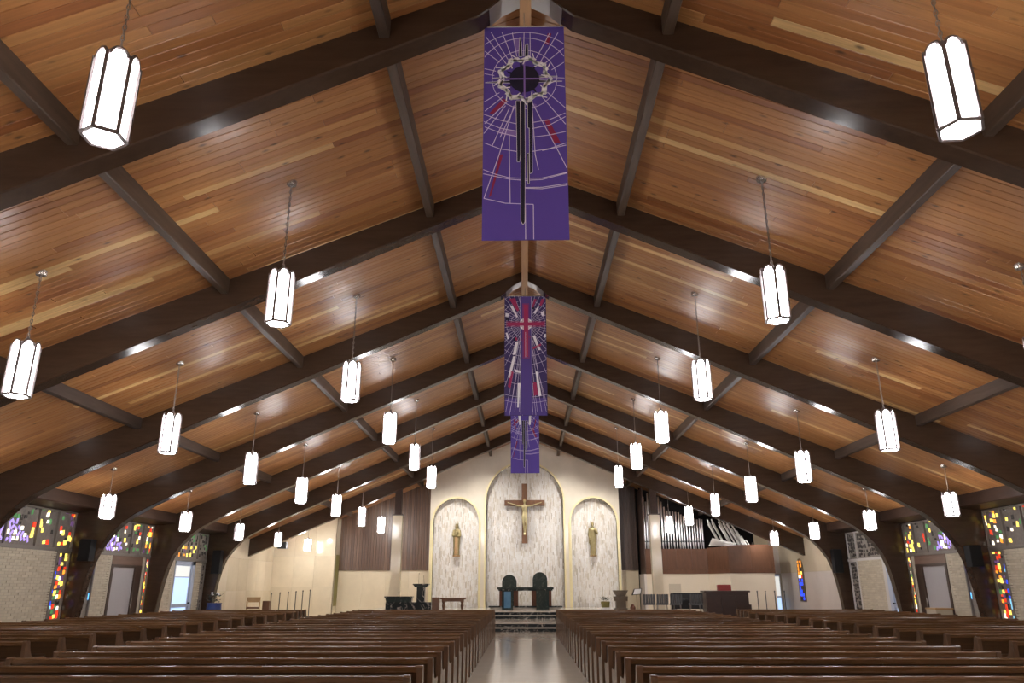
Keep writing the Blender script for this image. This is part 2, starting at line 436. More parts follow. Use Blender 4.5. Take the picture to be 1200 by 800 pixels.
win_n = 0; door_n = 0; trim_n = 1
def glass_window(s, y0, y1, z0, z1, zones, frame_mat, matrix, cell=.17, mull=(), chunk=1.0, seed=1):
    """slab of dark matrix set with chunks of coloured glass, framed"""
    global win_n
    win_n += 1
    r = random.Random(seed)
    xa, xb = xr(s, WX + .03, WX + .07)
    root = struct(box(f'window_{win_n}', matrix, (xa, xb, y0, y1, z0, z1)))
    fm = MB(); fw = .05; fa, fb = xr(s, WX - .03, WX + .05)
    fm.box(fa, fb, y0, y0 + fw, z0, z1); fm.box(fa, fb, y1 - fw, y1, z0, z1); fm.box(fa, fb, y0 + fw, y1 - fw, z1 - fw, z1)
    for m in mull: fm.box(fa, fb, m - fw / 2, m + fw / 2, z0, z1 - fw)
    fm.build('window_frame', frame_mat, root)
    mbs = {}
    z = z0 + .06
    while z < z1 - .08:
        y = y0 + .07
        while y < y1 - .08:
            u = (y - y0) / (y1 - y0); v_ = (z - z0) / (z1 - z0)
            pal, dens = zones(u, v_, r)
            if r.random() < dens and pal and not any(abs(y + cell / 2 - m) < .10 for m in mull):
                col = r.choice(pal)
                w_ = cell * r.uniform(.22, .42) * chunk; h = cell * r.uniform(.26, .56) * chunk
                cy = y + cell / 2 + r.uniform(-.03, .03); cz = z + cell / 2 + r.uniform(-.03, .03)
                pts = [(-w_, -h), (w_, -h * r.uniform(.6, 1)), (w_ * r.uniform(.6, 1), h), (-w_ * r.uniform(.6, 1), h * r.uniform(.7, 1))]
                if col == 'violet':
                    a = r.uniform(-.9, .9); pts = [(-.02, -h * 1.3), (.03, -h), (.02, h * 1.4), (-.03, h)]
                    pts = [(p * math.cos(a) - q * math.sin(a), p * math.sin(a) + q * math.cos(a)) for p, q in pts]
                pts = [(min(max(cy + p, y0 + .055), y1 - .055), min(max(cz + q, z0 + .02), z1 - .055)) for p, q in pts]
                a0, a1 = xr(s, WX + .04, WX + .012 - r.uniform(0, .006))
                mb = mbs.setdefault(col, MB())
                mb.prism(pts, 'x', a0, a1)
            y += cell
        z += cell
    for col, mb in mbs.items(): stuff(mb.build('stained_glass_chunks', GL[col], root))
    return root

WARM = ['yellow', 'yellow', 'white', 'red', 'orange', 'red', 'dim', 'violet_dim', 'green']
def z_strip(u, v, r):
    if u < .24: return (['blue', 'blue', 'cyan'], .55) if v < .75 else (['blue', 'dim'], .3)  # blue near-edge column stands in for a blue reflection beside the strip
    return ['yellow', 'white', 'red', 'red', 'orange', 'yellow', 'dim', 'violet_dim', 'green'], .78
def z_upper(u, v, r):
    # u runs away from the camera
    if u > .80: return WARM, .5
    if .56 < u <= .80: return ['yellow', 'yellow', 'white', 'red', 'dim', 'green'], .36
    if .14 < u <= .56:
        if v < .50 and abs(u - .34) < .22 * (1.2 - v * 1.5): return ['violet', 'violet', 'violet', 'white'], 1.0
        return ['green', 'dim'], .30
    return ['yellow', 'orange', 'yellow', 'white', 'dim'], .55
def z_near(u, v, r): return ['cyan', 'dim', 'dim', 'blue'], .16
def z_dark(u, v, r): return ['dim'], .85
def z_dim_up(u, v, r):
    if .35 < u < .85 and v < .6: return ['yellow', 'dim', 'orange', 'dim', 'dim', 'violet_dim'], .38
    return ['dim', 'dim', 'dim', 'green'], .6
def trim(b, mat, name=None):
    global trim_n
    trim_n += 1
    return struct(box(f'trim_{trim_n}', mat, b))

ZB, ZT, ZD = 2.66, 3.76, 2.28
for s, nm in ((-1, 'left'), (1, 'right')):
    a, b_ = xr(s, WX + .07, WX + .4)
    root = struct(box(f'wall_{nm}', M_mortar, (a, b_, Y_BACK, 43.2, 0, 4.05)))
    # near bays: plain brick, outside the view
    brick_field(root, s, -4, beam_y(3) - .16, 0, ZB, bl=.58, bh=.15)
    trim((*xr(s, WX - .02, WX + .1), -4, beam_y(6) - .17, ZT, 3.93), M_trimwood)
    trim((*xr(s, WX - .04, WX + .1), -4, beam_y(6) - .17, ZB - .04, ZB + .05), M_frame if s < 0 else M_frame)
    def filler(y0, y1, z0, z1, mat, nme='panel', d=0.0): return box(nme, mat, (*xr(s, WX + d, WX + .08), y0, y1, z0, z1), root)
    for b in range(0, 6):
        trim_n += 1
        struct(MB().prism([(s * 12.80, deck_z(12.8) - .01), (s * 12.80, 3.86), (s * 12.83, 3.83), (s * 13.6, 3.77), (s * 13.6, deck_z(13.6) - .01)], 'y', beam_y(b) + .16, beam_y(b + 1) - .16).build(f'trim_{trim_n}', M_trimwood))
    # --- bays before arch 3
    for b in (1, 2):
        glass_window(s, beam_y(b) + .16, beam_y(b + 1) - .16, ZB + .05, ZT, z_upper, M_frame, M_matrix, cell=.22, seed=50 + b)
    # --- bay 3-4 : near strip, brick, far strip
    y3, y4 = beam_y(3) + .16, beam_y(4) - .16
    glass_window(s, y3, y3 + 1.3, 0, ZB - .04, z_near, M_frame, M_matrix, seed=3)
    brick_field(root, s, y3 + 1.3, y4 - .66, 0, ZB - .04)
    glass_window(s, y4 - .66, y4, 0, ZB - .04, z_strip, M_frame, M_matrix, cell=.135, seed=4 + s)
    win_y0 = y3
    glass_window(s, y3, y4, ZB + .05, ZT, z_upper, M_frame, M_matrix, cell=.145, mull=(y3 + 1.6, y4 - 1.75, y4 - .85), seed=5 + s)
    # --- bay 4-5 : near strip, brick pier, grey door, jamb, far strip
    y4b, y5 = beam_y(4) + .16, beam_y(5) - .16
    glass_window(s, y4b, y4b + 1.15, 0, ZB - .04, z_near, M_frame, M_matrix2, cell=.2, seed=13)
    brick_field(root, s, y4b + 1.15, 25.36, 0, ZB - .04)
    filler(25.36, 25.46, 0, ZB - .04, M_jamb, 'door_jamb')
    filler(25.46, 27.50, ZD + .06, ZB - .04, M_header, 'door_header', -.01)
    filler(27.50, 27.72, 0, ZB - .04, M_jamb, 'door_jamb')
    glass_window(s, 27.72, y5, 0, ZB - .04, z_strip, M_frame, M_matrix, cell=.115, chunk=1.1, seed=14 + s)
    glass_window(s, y4b, y5, ZB + .05, ZT, z_upper, M_frame, M_matrix, cell=.145, mull=(y4b + 1.5, y5 - 1.5, y5 - .7), seed=15 + s)
    door_n += 1
    d = struct(box(f'door_{door_n}', M_greydoor, (*xr(s, WX + .03, WX + .07), 25.66, 27.05, 0, ZD - .02)))
    MB().box(*xr(s, WX - .02, WX + .07), 25.46, 25.60, 0, ZD + .06).box(*xr(s, WX - .02, WX + .07), 27.05, 27.50, 0, ZD + .06).box(*xr(s, WX - .02, WX + .07), 25.60, 27.05, ZD - .02, ZD + .06).build('door_frame', M_darkdoor, d)
    MB().bar((s * (WX - .06), 26.98, .95), (s * (WX - .06), 26.98, 1.25), .012).build('door_handle', M_canopy, d)
    # --- bay 5-6 : daylit door, brick, dark strip
    y5b, y6 = beam_y(5) + .16, beam_y(6) - .16
    FM = M_frame if s < 0 else M_wframe
    if s < 0:
        glass_window(s, y5b, 29.2, 0, ZB - .04, z_near, FM, M_matrix2, cell=.2, seed=23)
        brick_field(root, s, 29.2, 29.95, 0, ZB - .04)
        filler(29.95, 30.15, 0, ZB - .04, M_jamb, 'door_jamb')
        dy0, dy1 = 30.15, 32.0
        brick_field(root, s, 32.05, 32.65, 0, ZB - .04)
        glass_window(s, 32.65, y6, 0, ZB - .04, z_dark, FM, M_matrix2, cell=.13, chunk=.9, seed=24)
    else:
        dy0, dy1 = y5b + .02, 29.75
        filler(29.75, 29.98, 0, ZB - .04, M_wframe, 'door_jamb', -.02)
        brick_field(root, s, 29.98, 32.2, 0, ZB - .04)
        glass_window(s, 32.2, y6, 0, ZB - .04, z_dark, FM, M_matrix2, cell=.13, chunk=.9, seed=24)
    glass_window(s, y5b, y6, ZB + .05, ZT, z_dim_up if s < 0 else z_dark, FM, M_matrix2, cell=.15, mull=(29.9, y6 - .85), seed=25 + s)
    trim((*xr(s, WX - .06, WX - .02), y5b, y6, ZB - .06, ZB + .03), FM)
    door_n += 1
    d = struct(box(f'door_{door_n}', M_doorblue, (*xr(s, WX + .03, WX + .07), dy0, dy1, 0, ZB - .04)))
    fw = .13; w2 = dy1 - dy0
    MB().box(*xr(s, WX - .02, WX + .06), dy0, dy0 + .06, 0, ZB - .04).box(*xr(s, WX - .02, WX + .06), dy1 - .28, dy1, 0, ZB - .04).box(*xr(s, WX - .02, WX + .06), dy0, dy1, ZB - .2, ZB - .04).box(*xr(s, WX - .01, WX + .05), dy0, dy1 - .28, .88, 1.0).build('door_frame', M_doorblue, d)
    box('upper_pane', M_doorglow2, (*xr(s, WX + .01, WX + .05), dy0 + .14, dy1 - .42, 2.02, 2.42), d)
    box('glass_pane', M_doorglow, (*xr(s, WX + .01, WX + .05), dy0 + .14, dy1 - .42, 1.0, 1.98), d)
    box('lower_pane', M_doorglow, (*xr(s, WX + .01, WX + .05), dy0 + .14, dy1 - .42, .1, .86), d)
    MB().bar((s * (WX - .04), dy1 - .36, 1.02), (s * (WX - .1), dy1 - .36, 1.02), .03).bar((s * (WX - .09), dy1 - .36, 1.02), (s * (WX - .09), dy1 - .55, 1.02), .015).build('door_handle', M_black, d)
    # --- beyond arch 6: cream marble lining, panels with fine joints
    y = y6 + .0; pw = 1.3
    while y < Y_END - .01:
        y1 = min(y + pw, Y_END); z = 0
        for z1 in ((1.45, 2.9, 3.9) if s < 0 else (2.28, 3.9)):
            MB().box(*xr(s, WX - .02, WX + .08), y + .003, y1 - .003, z + .003, z1 - .003).build('marble_panel', M_cream if s < 0 or z > 1 else M_whitewall, root)
            z = z1
        y = y1

# ---- entrance wall behind the camera
wb = struct(MB().prism([(-14, 0), (14, 0), (14, 3.9), (0, 9.7), (-14, 3.9)], 'y', -4.3, -4.0).build('wall_front', M_plaster))

# ---- end walls: helper for panelled marble
def panelled(parent, mat, x0, x1, y, z1fn, pw=1.2, ph=1.5, z0=0, nm='marble_panel'):
    n = max(1, round((x1 - x0) / pw)); w_ = (x1 - x0) / n
    for i in range(n):
        a = x0 + i * w_; b2 = a + w_; z = z0
        while True:
            za, zb = z1fn(a), z1fn(b2); top = z + ph; e = .003
            if top > min(za, zb) - .25:
                MB().prism([(a + e, z + e), (b2 - e, z + e), (b2 - e, zb), (a + e, za)], 'y', y, y + .04).build(nm, mat, parent); break
            MB().prism([(a + e, z + e), (b2 - e, z + e), (b2 - e, top - e), (a + e, top - e)], 'y', y, y + .04).build(nm, mat, parent)
            z = top
# main far wall (root) at the very back, black/dark where the organ chamber opens
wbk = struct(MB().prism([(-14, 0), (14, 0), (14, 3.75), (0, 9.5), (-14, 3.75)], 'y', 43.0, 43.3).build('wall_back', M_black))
# left wing wall, cream
MB().prism([(-13.6, 0), (-10.21, 0), (-10.21, deck_z(10.21)), (-13.6, deck_z(13.6))], 'y', 41.93, 42.4).build('wall_core', M_mortar, wbk)
panelled(wbk, M_cream, -13.55, -10.20, 41.9, lambda x: deck_z(x) - .0, 1.19, 1.6)
# return at the wing's corner with the olive hanging
MB().box(-10.24, -10.20, 41.9, 42.8, 0, 5.20).build('return_panel', M_cream, wbk)
MB().box(-10.195, -10.18, 42.0, 42.7, .66, 3.28).build('olive_panel', M_olive, wbk)
# cream dado and walnut boards, left recess (y = 42.8)
panelled(wbk, M_cream, -10.2, -5.06, 42.8, lambda x: 2.47, 1.23, 2.47)
mb = MB(); x = -10.2
while x < -5.06:
    w_ = .155; b2 = min(x + w_, -5.06); d = rnd.uniform(0, .012)
    mb.prism([(x + .004, 2.47), (b2 - .004, 2.47), (b2 - .004, deck_z(b2)), (x + .004, deck_z(x))], 'y', 42.74 - d, 42.82); x += w_
stuff(mb.build('wall_board', M_wallwood, wbk))
# right of the reredos: dark boards over cream
panelled(wbk, M_cream, 5.04, 6.17, 42.8, lambda x: 2.46, 1.2, 2.46)
mb = MB(); x = 5.04
while x < 6.17:
    w_ = .21; b2 = min(x + w_, 6.17)
    mb.prism([(x + .003, 2.46), (b2 - .003, 2.46), (b2 - .003, deck_z(b2)), (x + .003, deck_z(x))], 'y', 42.76, 42.82); x += w_
stuff(mb.build('wall_board', M_wallwood2, wbk))
# right wing wall beside the organ with its glazed door
box('wall_core', M_mortar, (12.3, 13.6, 41.95, 42.3, 0, 3.88), wbk)
box('marble_panel', M_cream, (12.3, 13.03, 41.9, 41.95, 0, 4.3), wbk)
box('marble_panel', M_whitewall, (13.04, 13.57, 41.9, 41.95, 2.26, 3.95), wbk)
door_n += 1
d = struct(box(f'door_{door_n}', M_doorblue, (13.05, 13.56, 41.87, 41.94, 0, 2.24)))
box('glass_pane', M_doorglow2, (13.12, 13.42, 41.85, 41.88, 1.15, 2.12), d); box('lower_pane', M_doorglow, (13.12, 13.42, 41.85, 41.88, .15, 1.05), d)
MB().box(13.46, 13.54, 41.84, 41.87, 0, 2.24).build('door_frame', M_jamb, d)

# ---- small arched stained-glass window on the right side wall
win_n += 1
wn = struct(MB().prism([(38.45, .92), (39.25, .92), (39.25, 2.55), (39.15, 2.78), (38.97, 2.92), (38.73, 2.92), (38.55, 2.78), (38.45, 2.55)], 'x', WX - .055, WX - .02).build(f'window_{win_n}', M_olivewood))
pieces = {}
r = random.Random(2); z = .98
while z < 2.7:
    y = 38.60
    while y < 38.98:
        col = r.choice(['blue', 'blue', 'dim', 'blue']) if z < 1.85 else r.choice(['orange', 'yellow', 'white', 'red'])
        if z > 2.1: col = r.choice(['yellow', 'orange', 'dim'])
        pieces.setdefault(col, MB()).prism([(y + .01, z + .01), (y + .15, z + r.uniform(0, .03)), (y + .15, z + .13), (y + .02, z + .15)], 'x', WX - .075, WX - .05)
        y += .17
    z += .17
for col, mb in pieces.items(): stuff(mb.build('stained_glass_chunks', GL[col], wn))

# ---- the reredos: marble screen with three arched niches of mosaic
def archpoly(cx, hw, z0, ztop, n=20):
    zs = ztop - hw
    return [(cx - hw, z0), (cx + hw, z0)] + [(cx + hw * math.cos(PI * i / n), zs + hw * math.sin(PI * i / n)) for i in range(n + 1)]
ARCH = [(-.01, 2.06, 8.02), (-3.66, 1.21, 6.14), (3.66, 1.21, 6.14)]
rt = thing('reredos', 'tall cream marble screen with three arched mosaic niches behind the altar', 'altar screen', (0, 41.2, 0))
XL, XR = -5.05, 5.03
outer = [(XL, 0), (XR, 0), (XR, deck_z(XR) - .01), (0, deck_z(0) - .03), (XL, deck_z(XL) - .01)]
pl = plate('marble_screen', M_rere, outer, [archpoly(c, h, .05, zt) for c, h, zt in ARCH], 41.0, 41.3, None)
pl.parent = rt; pl.location = (0, -41.2, 0)
def R_(mb, name, mat, smooth=False, parent=rt):
    return mb.build(name, mat, parent, smooth, loc=(0, -41.2, 0))
R_(MB().box(XL, XR, 41.34, 42.8, 0, 7.3), 'niche_back', M_mortar)
R_(MB().prism([(XL, 7.3), (XR, 7.3), (XR, deck_z(XR) - .02), (0, 9.4), (XL, deck_z(XL) - .02)], 'y', 41.345, 42.8), 'niche_back', M_mortar)
for c, h, zt in ARCH:
    zs = zt - h
    mb = MB(); x = c - h
    while x < c + h:
        z = -rnd.uniform(0, .26)
        w_ = .052
        dx = min(abs(x + w_ / 2 - c), h * .999)
        lim = zs + math.sqrt(h * h - dx * dx)
        while z < lim:
            L_ = rnd.uniform(.14, .34)
            a, b2 = max(z, 0.0), min(z + L_, lim)
            if b2 - a > .03:
                y = 41.33 - rnd.uniform(0, .012); tlt = rnd.uniform(-.004, .004)
                mb.add([(x + .004, y + tlt, a + .004), (x + w_ - .004, y - tlt, a + .004), (x + w_ - .004, y - tlt, b2 - .004), (x + .004, y + tlt, b2 - .004),
                        (x + .002, 41.345, a), (x + w_ - .002, 41.345, a), (x + w_ - .002, 41.345, b2), (x + .002, 41.345, b2)],
                       [(0, 1, 2, 3), (0, 4, 5, 1), (1, 5, 6, 2), (2, 6, 7, 3), (3, 7, 4, 0)])
            z += L_
        x += w_
    stuff(R_(mb, 'mosaic_tile', M_mosaic))
    # gold band round the opening
    n = 28; tw = .09; path = [(c + h, .02)] + [(c + h * math.cos(PI * i / n), zs + h * math.sin(PI * i / n)) for i in range(n + 1)] + [(c - h, .02)]
    outp = [(c + h + tw, .02)] + [(c + (h + tw) * math.cos(PI * i / n), zs + (h + tw) * math.sin(PI * i / n)) for i in range(n + 1)] + [(c - h - tw, .02)]
    mb = MB(); v = []
    for (px, pz), (qx, qz) in zip(path, outp):
        v += [(px, 41.30, pz), (px, 40.95, pz), (qx, 40.95, qz), (qx, 41.01, qz)]
    f = []
    for i in range(len(path) - 1):
        for k in range(3): f.append((i * 4 + k, i * 4 + k + 1, i * 4 + k + 5, i * 4 + k + 4))
    mb.add(v, f); R_(mb, 'gold_arch_trim', M_gold)
# narrow gold bars between and outside the arches
for x in (-2.36, 2.34, -5.0, 4.97):
    R_(MB().box(x - .025, x + .025, 40.97, 41.02, 0, 5.0 if abs(x) > 4 else 4.9), 'gold_bar', M_gold)

# ---- free-standing piers under the last arch with dark posts
for s, lab in ((-1, 'cream marble pier with dark timber post, left of the altar screen'), (1, 'cream marble pier with dark timber post, in front of the organ pipes')):
    cx = -6.30 if s < 0 else 6.38
    t = thing('marble_pier', lab, 'pier', (cx, beam_y(7), 0), group='marble piers under the last arch')
    ztop = 4.98
    MB().box(-.24, .24, -.2, .2, .604 if s < 0 else 0, ztop).build('shaft', M_cream, t)
    MB().box(-.27, .27, -.23, .23, ztop, ztop + .06).build('cap', M_darkdoor, t)
    lx = abs(cx)
    MB().prism([(-.16, ztop + .06), (.16, ztop + .06), (.16, 8.99 - .44 * (lx + .16 * s) + .12), (-.16, 8.99 - .44 * (lx - .16 * s) + .12)], 'y', -.15, .15).build('post', M_trimwood, t)

# ================================================================== CHANCEL
t = thing('chancel_steps', 'black and white veined marble steps and platform at the end of the aisle', 'steps', (0, 30.4, 0))
def lb(name, mat, b, p, dy=-30.4): return MB().box(b[0], b[1], b[2] + dy, b[3] + dy, b[4], b[5]).build(name, mat, p)
lv = 0
for y0, z1, hx in ((30.4, .15, 4.2), (30.8, .30, 4.2), (34.5, .45, 7.5), (34.9, .60, 7.5)):
    xr_ = hx if z1 < .4 else 5.1
    lb('step', M_bmarble, (-hx, xr_, y0 + .02, 40.93 if z1 > .5 else (34.95 if z1 > .2 else 34.6), z1 - .149, z1 - .035), t)
    lb('tread', M_tread if z1 in (.15, .45) else M_floor, (-hx, xr_, y0, (y0 + .42) if z1 in (.15, .45) else (34.52 if z1 < .4 else 40.93), z1 - .035, z1), t)
lb('nosing', M_tread, (-4.2, 4.2, 30.79, 31.0, .262, .303), t)
lb('nosing', M_tread, (-7.5, 5.1, 34.89, 35.2, .562, .603), t)

# altar
at_ = thing('altar', 'black marble altar table with brown legs in front of the central niche', 'altar', (0, 37.6, .603))
def ab(name, mat, x0, x1, y0, y1, z0, z1, c=False): return (MB().chambox if c else MB().box)(x0, x1, y0 - 37.6, y1 - 37.6, z0 - .603, z1 - .603).build(name, mat, at_)
ab('plinth', M_tread, -1.66, 1.64, 37.3, 39.0, .603, .70); ab('plinth', M_bmarble, -1.74, 1.72, 37.2, 39.1, .70, .76)
ab('tabletop', M_gmarble, -1.33, 1.33, 37.25, 38.45, 1.50, 1.60, True)
ab('tabletop', M_bmarble, -1.28, 1.28, 37.3, 38.4, 1.44, 1.50)
for x0, x1 in ((-1.24, -1.08), (-.56, -.34), (.30, .52), (1.08, 1.24)): ab('leg', M_redmarble, x0, x1, 37.6, 38.1, .76, 1.44)
for x0, x1 in ((-1.1, -.58), (.5, 1.1)): ab('pier', M_gmarble, x0, x1, 37.12, 37.6, .603, 1.46)
MB().box(-1.0, -.68, 37.10 - 37.6, 37.12 - 37.6, .08, .80).build('blue_reflection', plain('painted_blue_reflection', (.10, .22, .36), .15, var=.3, scale=6), at_)  # thin blue sheet painted in place of a reflection on the left pier
# two arched chairs behind the altar
def arched_chair(x, top, label):
    c = thing('presider_chair', label, 'chair', (x, 39.7, .603), group='arched marble chairs behind the altar')
    hw = .37; zs = top - .603 - hw
    poly = [(-hw, 0), (hw, 0)] + [(hw * math.cos(PI * i / 14), zs + hw * math.sin(PI * i / 14)) for i in range(15)]
    MB().prism(poly, 'y', .0, .12).build('backrest', M_gmarble, c)
    MB().chambox(-.33, .33, -.55, 0, .36, .46).build('seat', M_gmarble, c)
    MB().box(-.3, .3, -.5, 0, 0, .36).build('seat_base', M_bmarble, c)
    for s in (-1, 1): MB().chambox(s * .33 - .05, s * .33 + .05, -.5, 0, 0, .66).build('armrest', M_gmarble, c)
arched_chair(-.80, 2.20, 'lower dark green arched chair back behind the left half of the altar')
arched_chair(.74, 2.32, 'taller dark green arched chair back behind the right half of the altar')

# ---- figures -----------------------------------------------------
def remesh_figure(name, mbs, mat, parent, loc, voxel=.02):
    me = bpy.data.meshes.new('t'); v = []; f = []
    for m in mbs:
        o = len(v); v += m.v; f += [tuple(o + i for i in q) for q in m.f]
    me.from_pydata(v, [], f); t_ = bpy.data.objects.new('t', me); C.objects.link(t_)
    md = t_.modifiers.new('r', 'REMESH'); md.mode = 'VOXEL'; md.voxel_size = voxel
    m2 = t_.modifiers.new('s', 'SMOOTH'); m2.iterations = 3; m2.factor = .5
    out = bpy.data.meshes.new_from_object(t_.evaluated_get(bpy.context.evaluated_depsgraph_get()))
    bpy.data.objects.remove(t_)
    out.materials.clear(); out.materials.append(mat)
    for p in out.polygons: p.use_smooth = True
    return link(name, out, parent, loc)
def ball(c, rx, ry, rz, n=12):
    m = MB(); prof = [(max(.02, math.sin(PI * i / 8)), -math.cos(PI * i / 8) * rz) for i in range(9)]
    return m.lathe(prof, c, n, rx, ry)
def limb(pts):
    m = MB(); out = [m]
    for (p, r1), (q, r2) in zip(pts[:-1], pts[1:]):
        m.bar(p, q, r1, 10, r2); out.append(ball(p, r1, r1, r1, 10)); out.append(ball(q, r2, r2, r2, 10))
    return out
# crucifix: cross + corpus
cr = thing('crucifix', 'large brown wooden cross with a gilded figure on the central niche', 'crucifix', (-.01, 41.2, 5.35))
MB().chambox(-.15, .15, -.12, -.0, -1.55, 1.58).build('upright', M_cross, cr)
for s in (-1, 1): MB().box(*sorted((s * .15, s * 1.08)), -.12, 0, .40, .70).build('crossbeam', M_cross, cr)
for z in (.7, -1.0): MB().bar((0, -.02, z), (0, .12, z), .03).build('wall_mount', M_blackm, cr)
Z0 = .02
parts = []
parts += [ball((0, -.27, .62), .072, .085, .105)]                                         # head
parts += limb([((0, -.25, .53), .045), ((0, -.22, .44), .05)])
torso = MB().lathe([(.10, -.22), (.135, -.16), (.125, -.06), (.105, .04), (.12, .14), (.155, .26), (.16, .34), (.10, .41), (.05, .44)], (0, -.21, .02), 14, 1, .62)
parts.append(torso)
for s in (-1, 1):
    parts += limb([((s * .14, -.21, .37), .055), ((s * .42, -.20, .40), .042), ((s * .68, -.17, .50), .032), ((s * .80, -.15, .54), .028)])
    parts += limb([((s * .80, -.15, .54), .026), ((s * .86, -.145, .56), .018), ])
    for k in range(4): parts += limb([((s * .85, -.145, .555 + (k - 1.5) * .016), .011), ((s * .915, -.16, .575 + (k - 1.5) * .02), .009)])
    parts += limb([((s * .07, -.22, -.16), .085), ((s * .075 + .02, -.30, -.52), .06), ((s * .035 + .01, -.22, -.92), .036), ((s * .03, -.21, -1.0), .035), ((s * .03, -.28, -1.12), .028)])
parts.append(MB().lathe([(.15, -.16), (.165, -.10), (.15, .0), (.125, .06)], (0, -.215, -.13), 14, 1, .68))  # cloth
remesh_figure('corpus_figure', parts, M_corpus, cr, (0, 0, 0), .016)
mb = ball((0, -.255, .645), .085, .085, .11); h_ = mb.build('hair', M_bronze2, cr, True); h_.location = (0, .022, .012)
face = MB(); face.bar((0, -.36, .63), (0, -.372, .60), .008, 5).bar((-.03, -.345, .645), (-.015, -.352, .645), .008, 5).bar((.015, -.352, .645), (.03, -.345, .645), .008, 5).bar((-.02, -.348, .575), (.02, -.348, .575), .006, 5)
face.build('face_features', M_bronze2, cr)
mb = MB(); mb.torus((0, -.255, .68), .085, .012, Matrix.Rotation(PI / 2, 3, 'X'), 14, 5); mb.build('crown', M_bronze2, cr)

# statue of a crowned, robed woman holding a child (left niche)
st_ = thing('crowned_statue', 'gilded statue of a crowned robed woman holding a child, left niche', 'statue', (-3.63, 41.16, 3.18), group='statues in the side niches')
P = [MB().lathe([(.15, 0), (.17, .05), (.16, .3), (.18, .7), (.20, .95), (.19, 1.15), (.13, 1.33), (.06, 1.40), (.05, 1.44)], (0, 0, 0), 16, 1, .68),
     ball((0, -.01, 1.50), .075, .08, .10), ball((0, .03, 1.47), .11, .075, .16)]
P += limb([((-.16, -.02, 1.27), .06), ((-.20, -.10, 1.02), .05), ((-.02, -.18, 1.02), .035)])
P += limb([((.16, -.02, 1.27), .06), ((.20, -.10, 1.00), .05), ((.04, -.18, .98), .035)])
P += [ball((.0, -.17, 1.13), .07, .06, .13), ball((0, -.17, 1.29), .045, .045, .055)]
P += limb([((-.03, -.18, 1.20), .022), ((-.13, -.21, 1.26), .016)]) + limb([((.03, -.18, 1.20), .022), ((.13, -.21, 1.26), .016)])
for k in range(7):
    a = -1.0 + k * .33; P.append(MB().bar((.15 * math.sin(a), -.115 * math.cos(a), .02), (.12 * math.sin(a), -.11 * math.cos(a), .95), .022, 6, .012))
remesh_figure('robed_figure', P, M_bronze, st_, (0, 0, 0), .018)
mb = MB()
for k in range(8):
    a = 2 * PI * k / 8; mb.bar((.07 * math.cos(a), .07 * math.sin(a), 1.57), (.095 * math.cos(a), .095 * math.sin(a), 1.70), .016, 5, .005)
mb.torus((0, 0, 1.58), .075, .014, Matrix.Rotation(PI / 2, 3, 'X'), 14, 5)
mb.build('crown', M_bronze, st_)
MB().prism([(-.09, .06), (.09, .06), (.07, .95), (-.07, .95)], 'y', -.16, -.125).build('robe_front', M_bronze2, st_)
MB().bar((0, -.095, 1.50), (0, -.105, 1.47), .009, 5).bar((-.035, -.075, 1.515), (-.015, -.085, 1.515), .008, 5).bar((.015, -.085, 1.515), (.035, -.075, 1.515), .008, 5).build('face_features', M_bronze2, st_)
MB().lathe([(.19, -.05), (.2, 0), (.19, .03)], (0, 0, 0), 16, 1, .75).build('pedestal', M_bronze2, st_)
# statue of a robed man with folded cloak (right niche)
st_ = thing('robed_statue', 'olive gilded statue of a robed man with one arm raised, right niche', 'statue', (3.60, 41.16, 3.18), group='statues in the side niches')
P = [MB().lathe([(.15, 0), (.16, .08), (.155, .4), (.17, .8), (.185, 1.1), (.18, 1.3), (.12, 1.42), (.06, 1.48), (.05, 1.52)], (0, 0, 0), 16, 1, .68),
     ball((0.0, -.02, 1.60), .08, .09, .11), ball((0, .02, 1.62), .09, .085, .11), ball((0, -.08, 1.52), .05, .045, .07)]
P += limb([((-.15, -.02, 1.36), .06), ((-.22, -.04, 1.05), .052), ((-.17, -.12, .82), .036), ((-.16, -.13, .76), .03)])
P += limb([((.15, -.02, 1.36), .06), ((.24, -.10, 1.12), .052), ((.10, -.20, 1.24), .036), ((.07, -.2, 1.30), .03)])
P += [MB().lathe([(.03, 0), (.09, .1), (.08, .5), (.04, .62)], (-.16, -.05, .55), 10, .8, .7)]
for k in range(6):
    a = -1.0 + k * .4; P.append(MB().bar((.14 * math.sin(a), -.11 * math.cos(a), .02), (.15 * math.sin(a + .2), -.12 * math.cos(a), 1.0), .022, 6, .014))
P += limb([((-.06, -.12, .03), .045), ((-.07, -.19, .02), .03)]) + limb([((.06, -.12, .03), .045), ((.08, -.19, .02), .03)])
remesh_figure('robed_figure', P, M_bronze, st_, (0, 0, 0), .018)
MB().bar((0, -.11, 1.61), (0, -.12, 1.57), .009, 5).bar((-.035, -.095, 1.63), (-.015, -.1, 1.63), .008, 5).bar((.015, -.1, 1.63), (.035, -.095, 1.63), .008, 5).build('face_features', M_bronze2, st_)
MB().lathe([(.18, -.05), (.19, 0), (.18, .03)], (0, 0, 0), 16, 1, .75).build('pedestal', M_bronze2, st_)

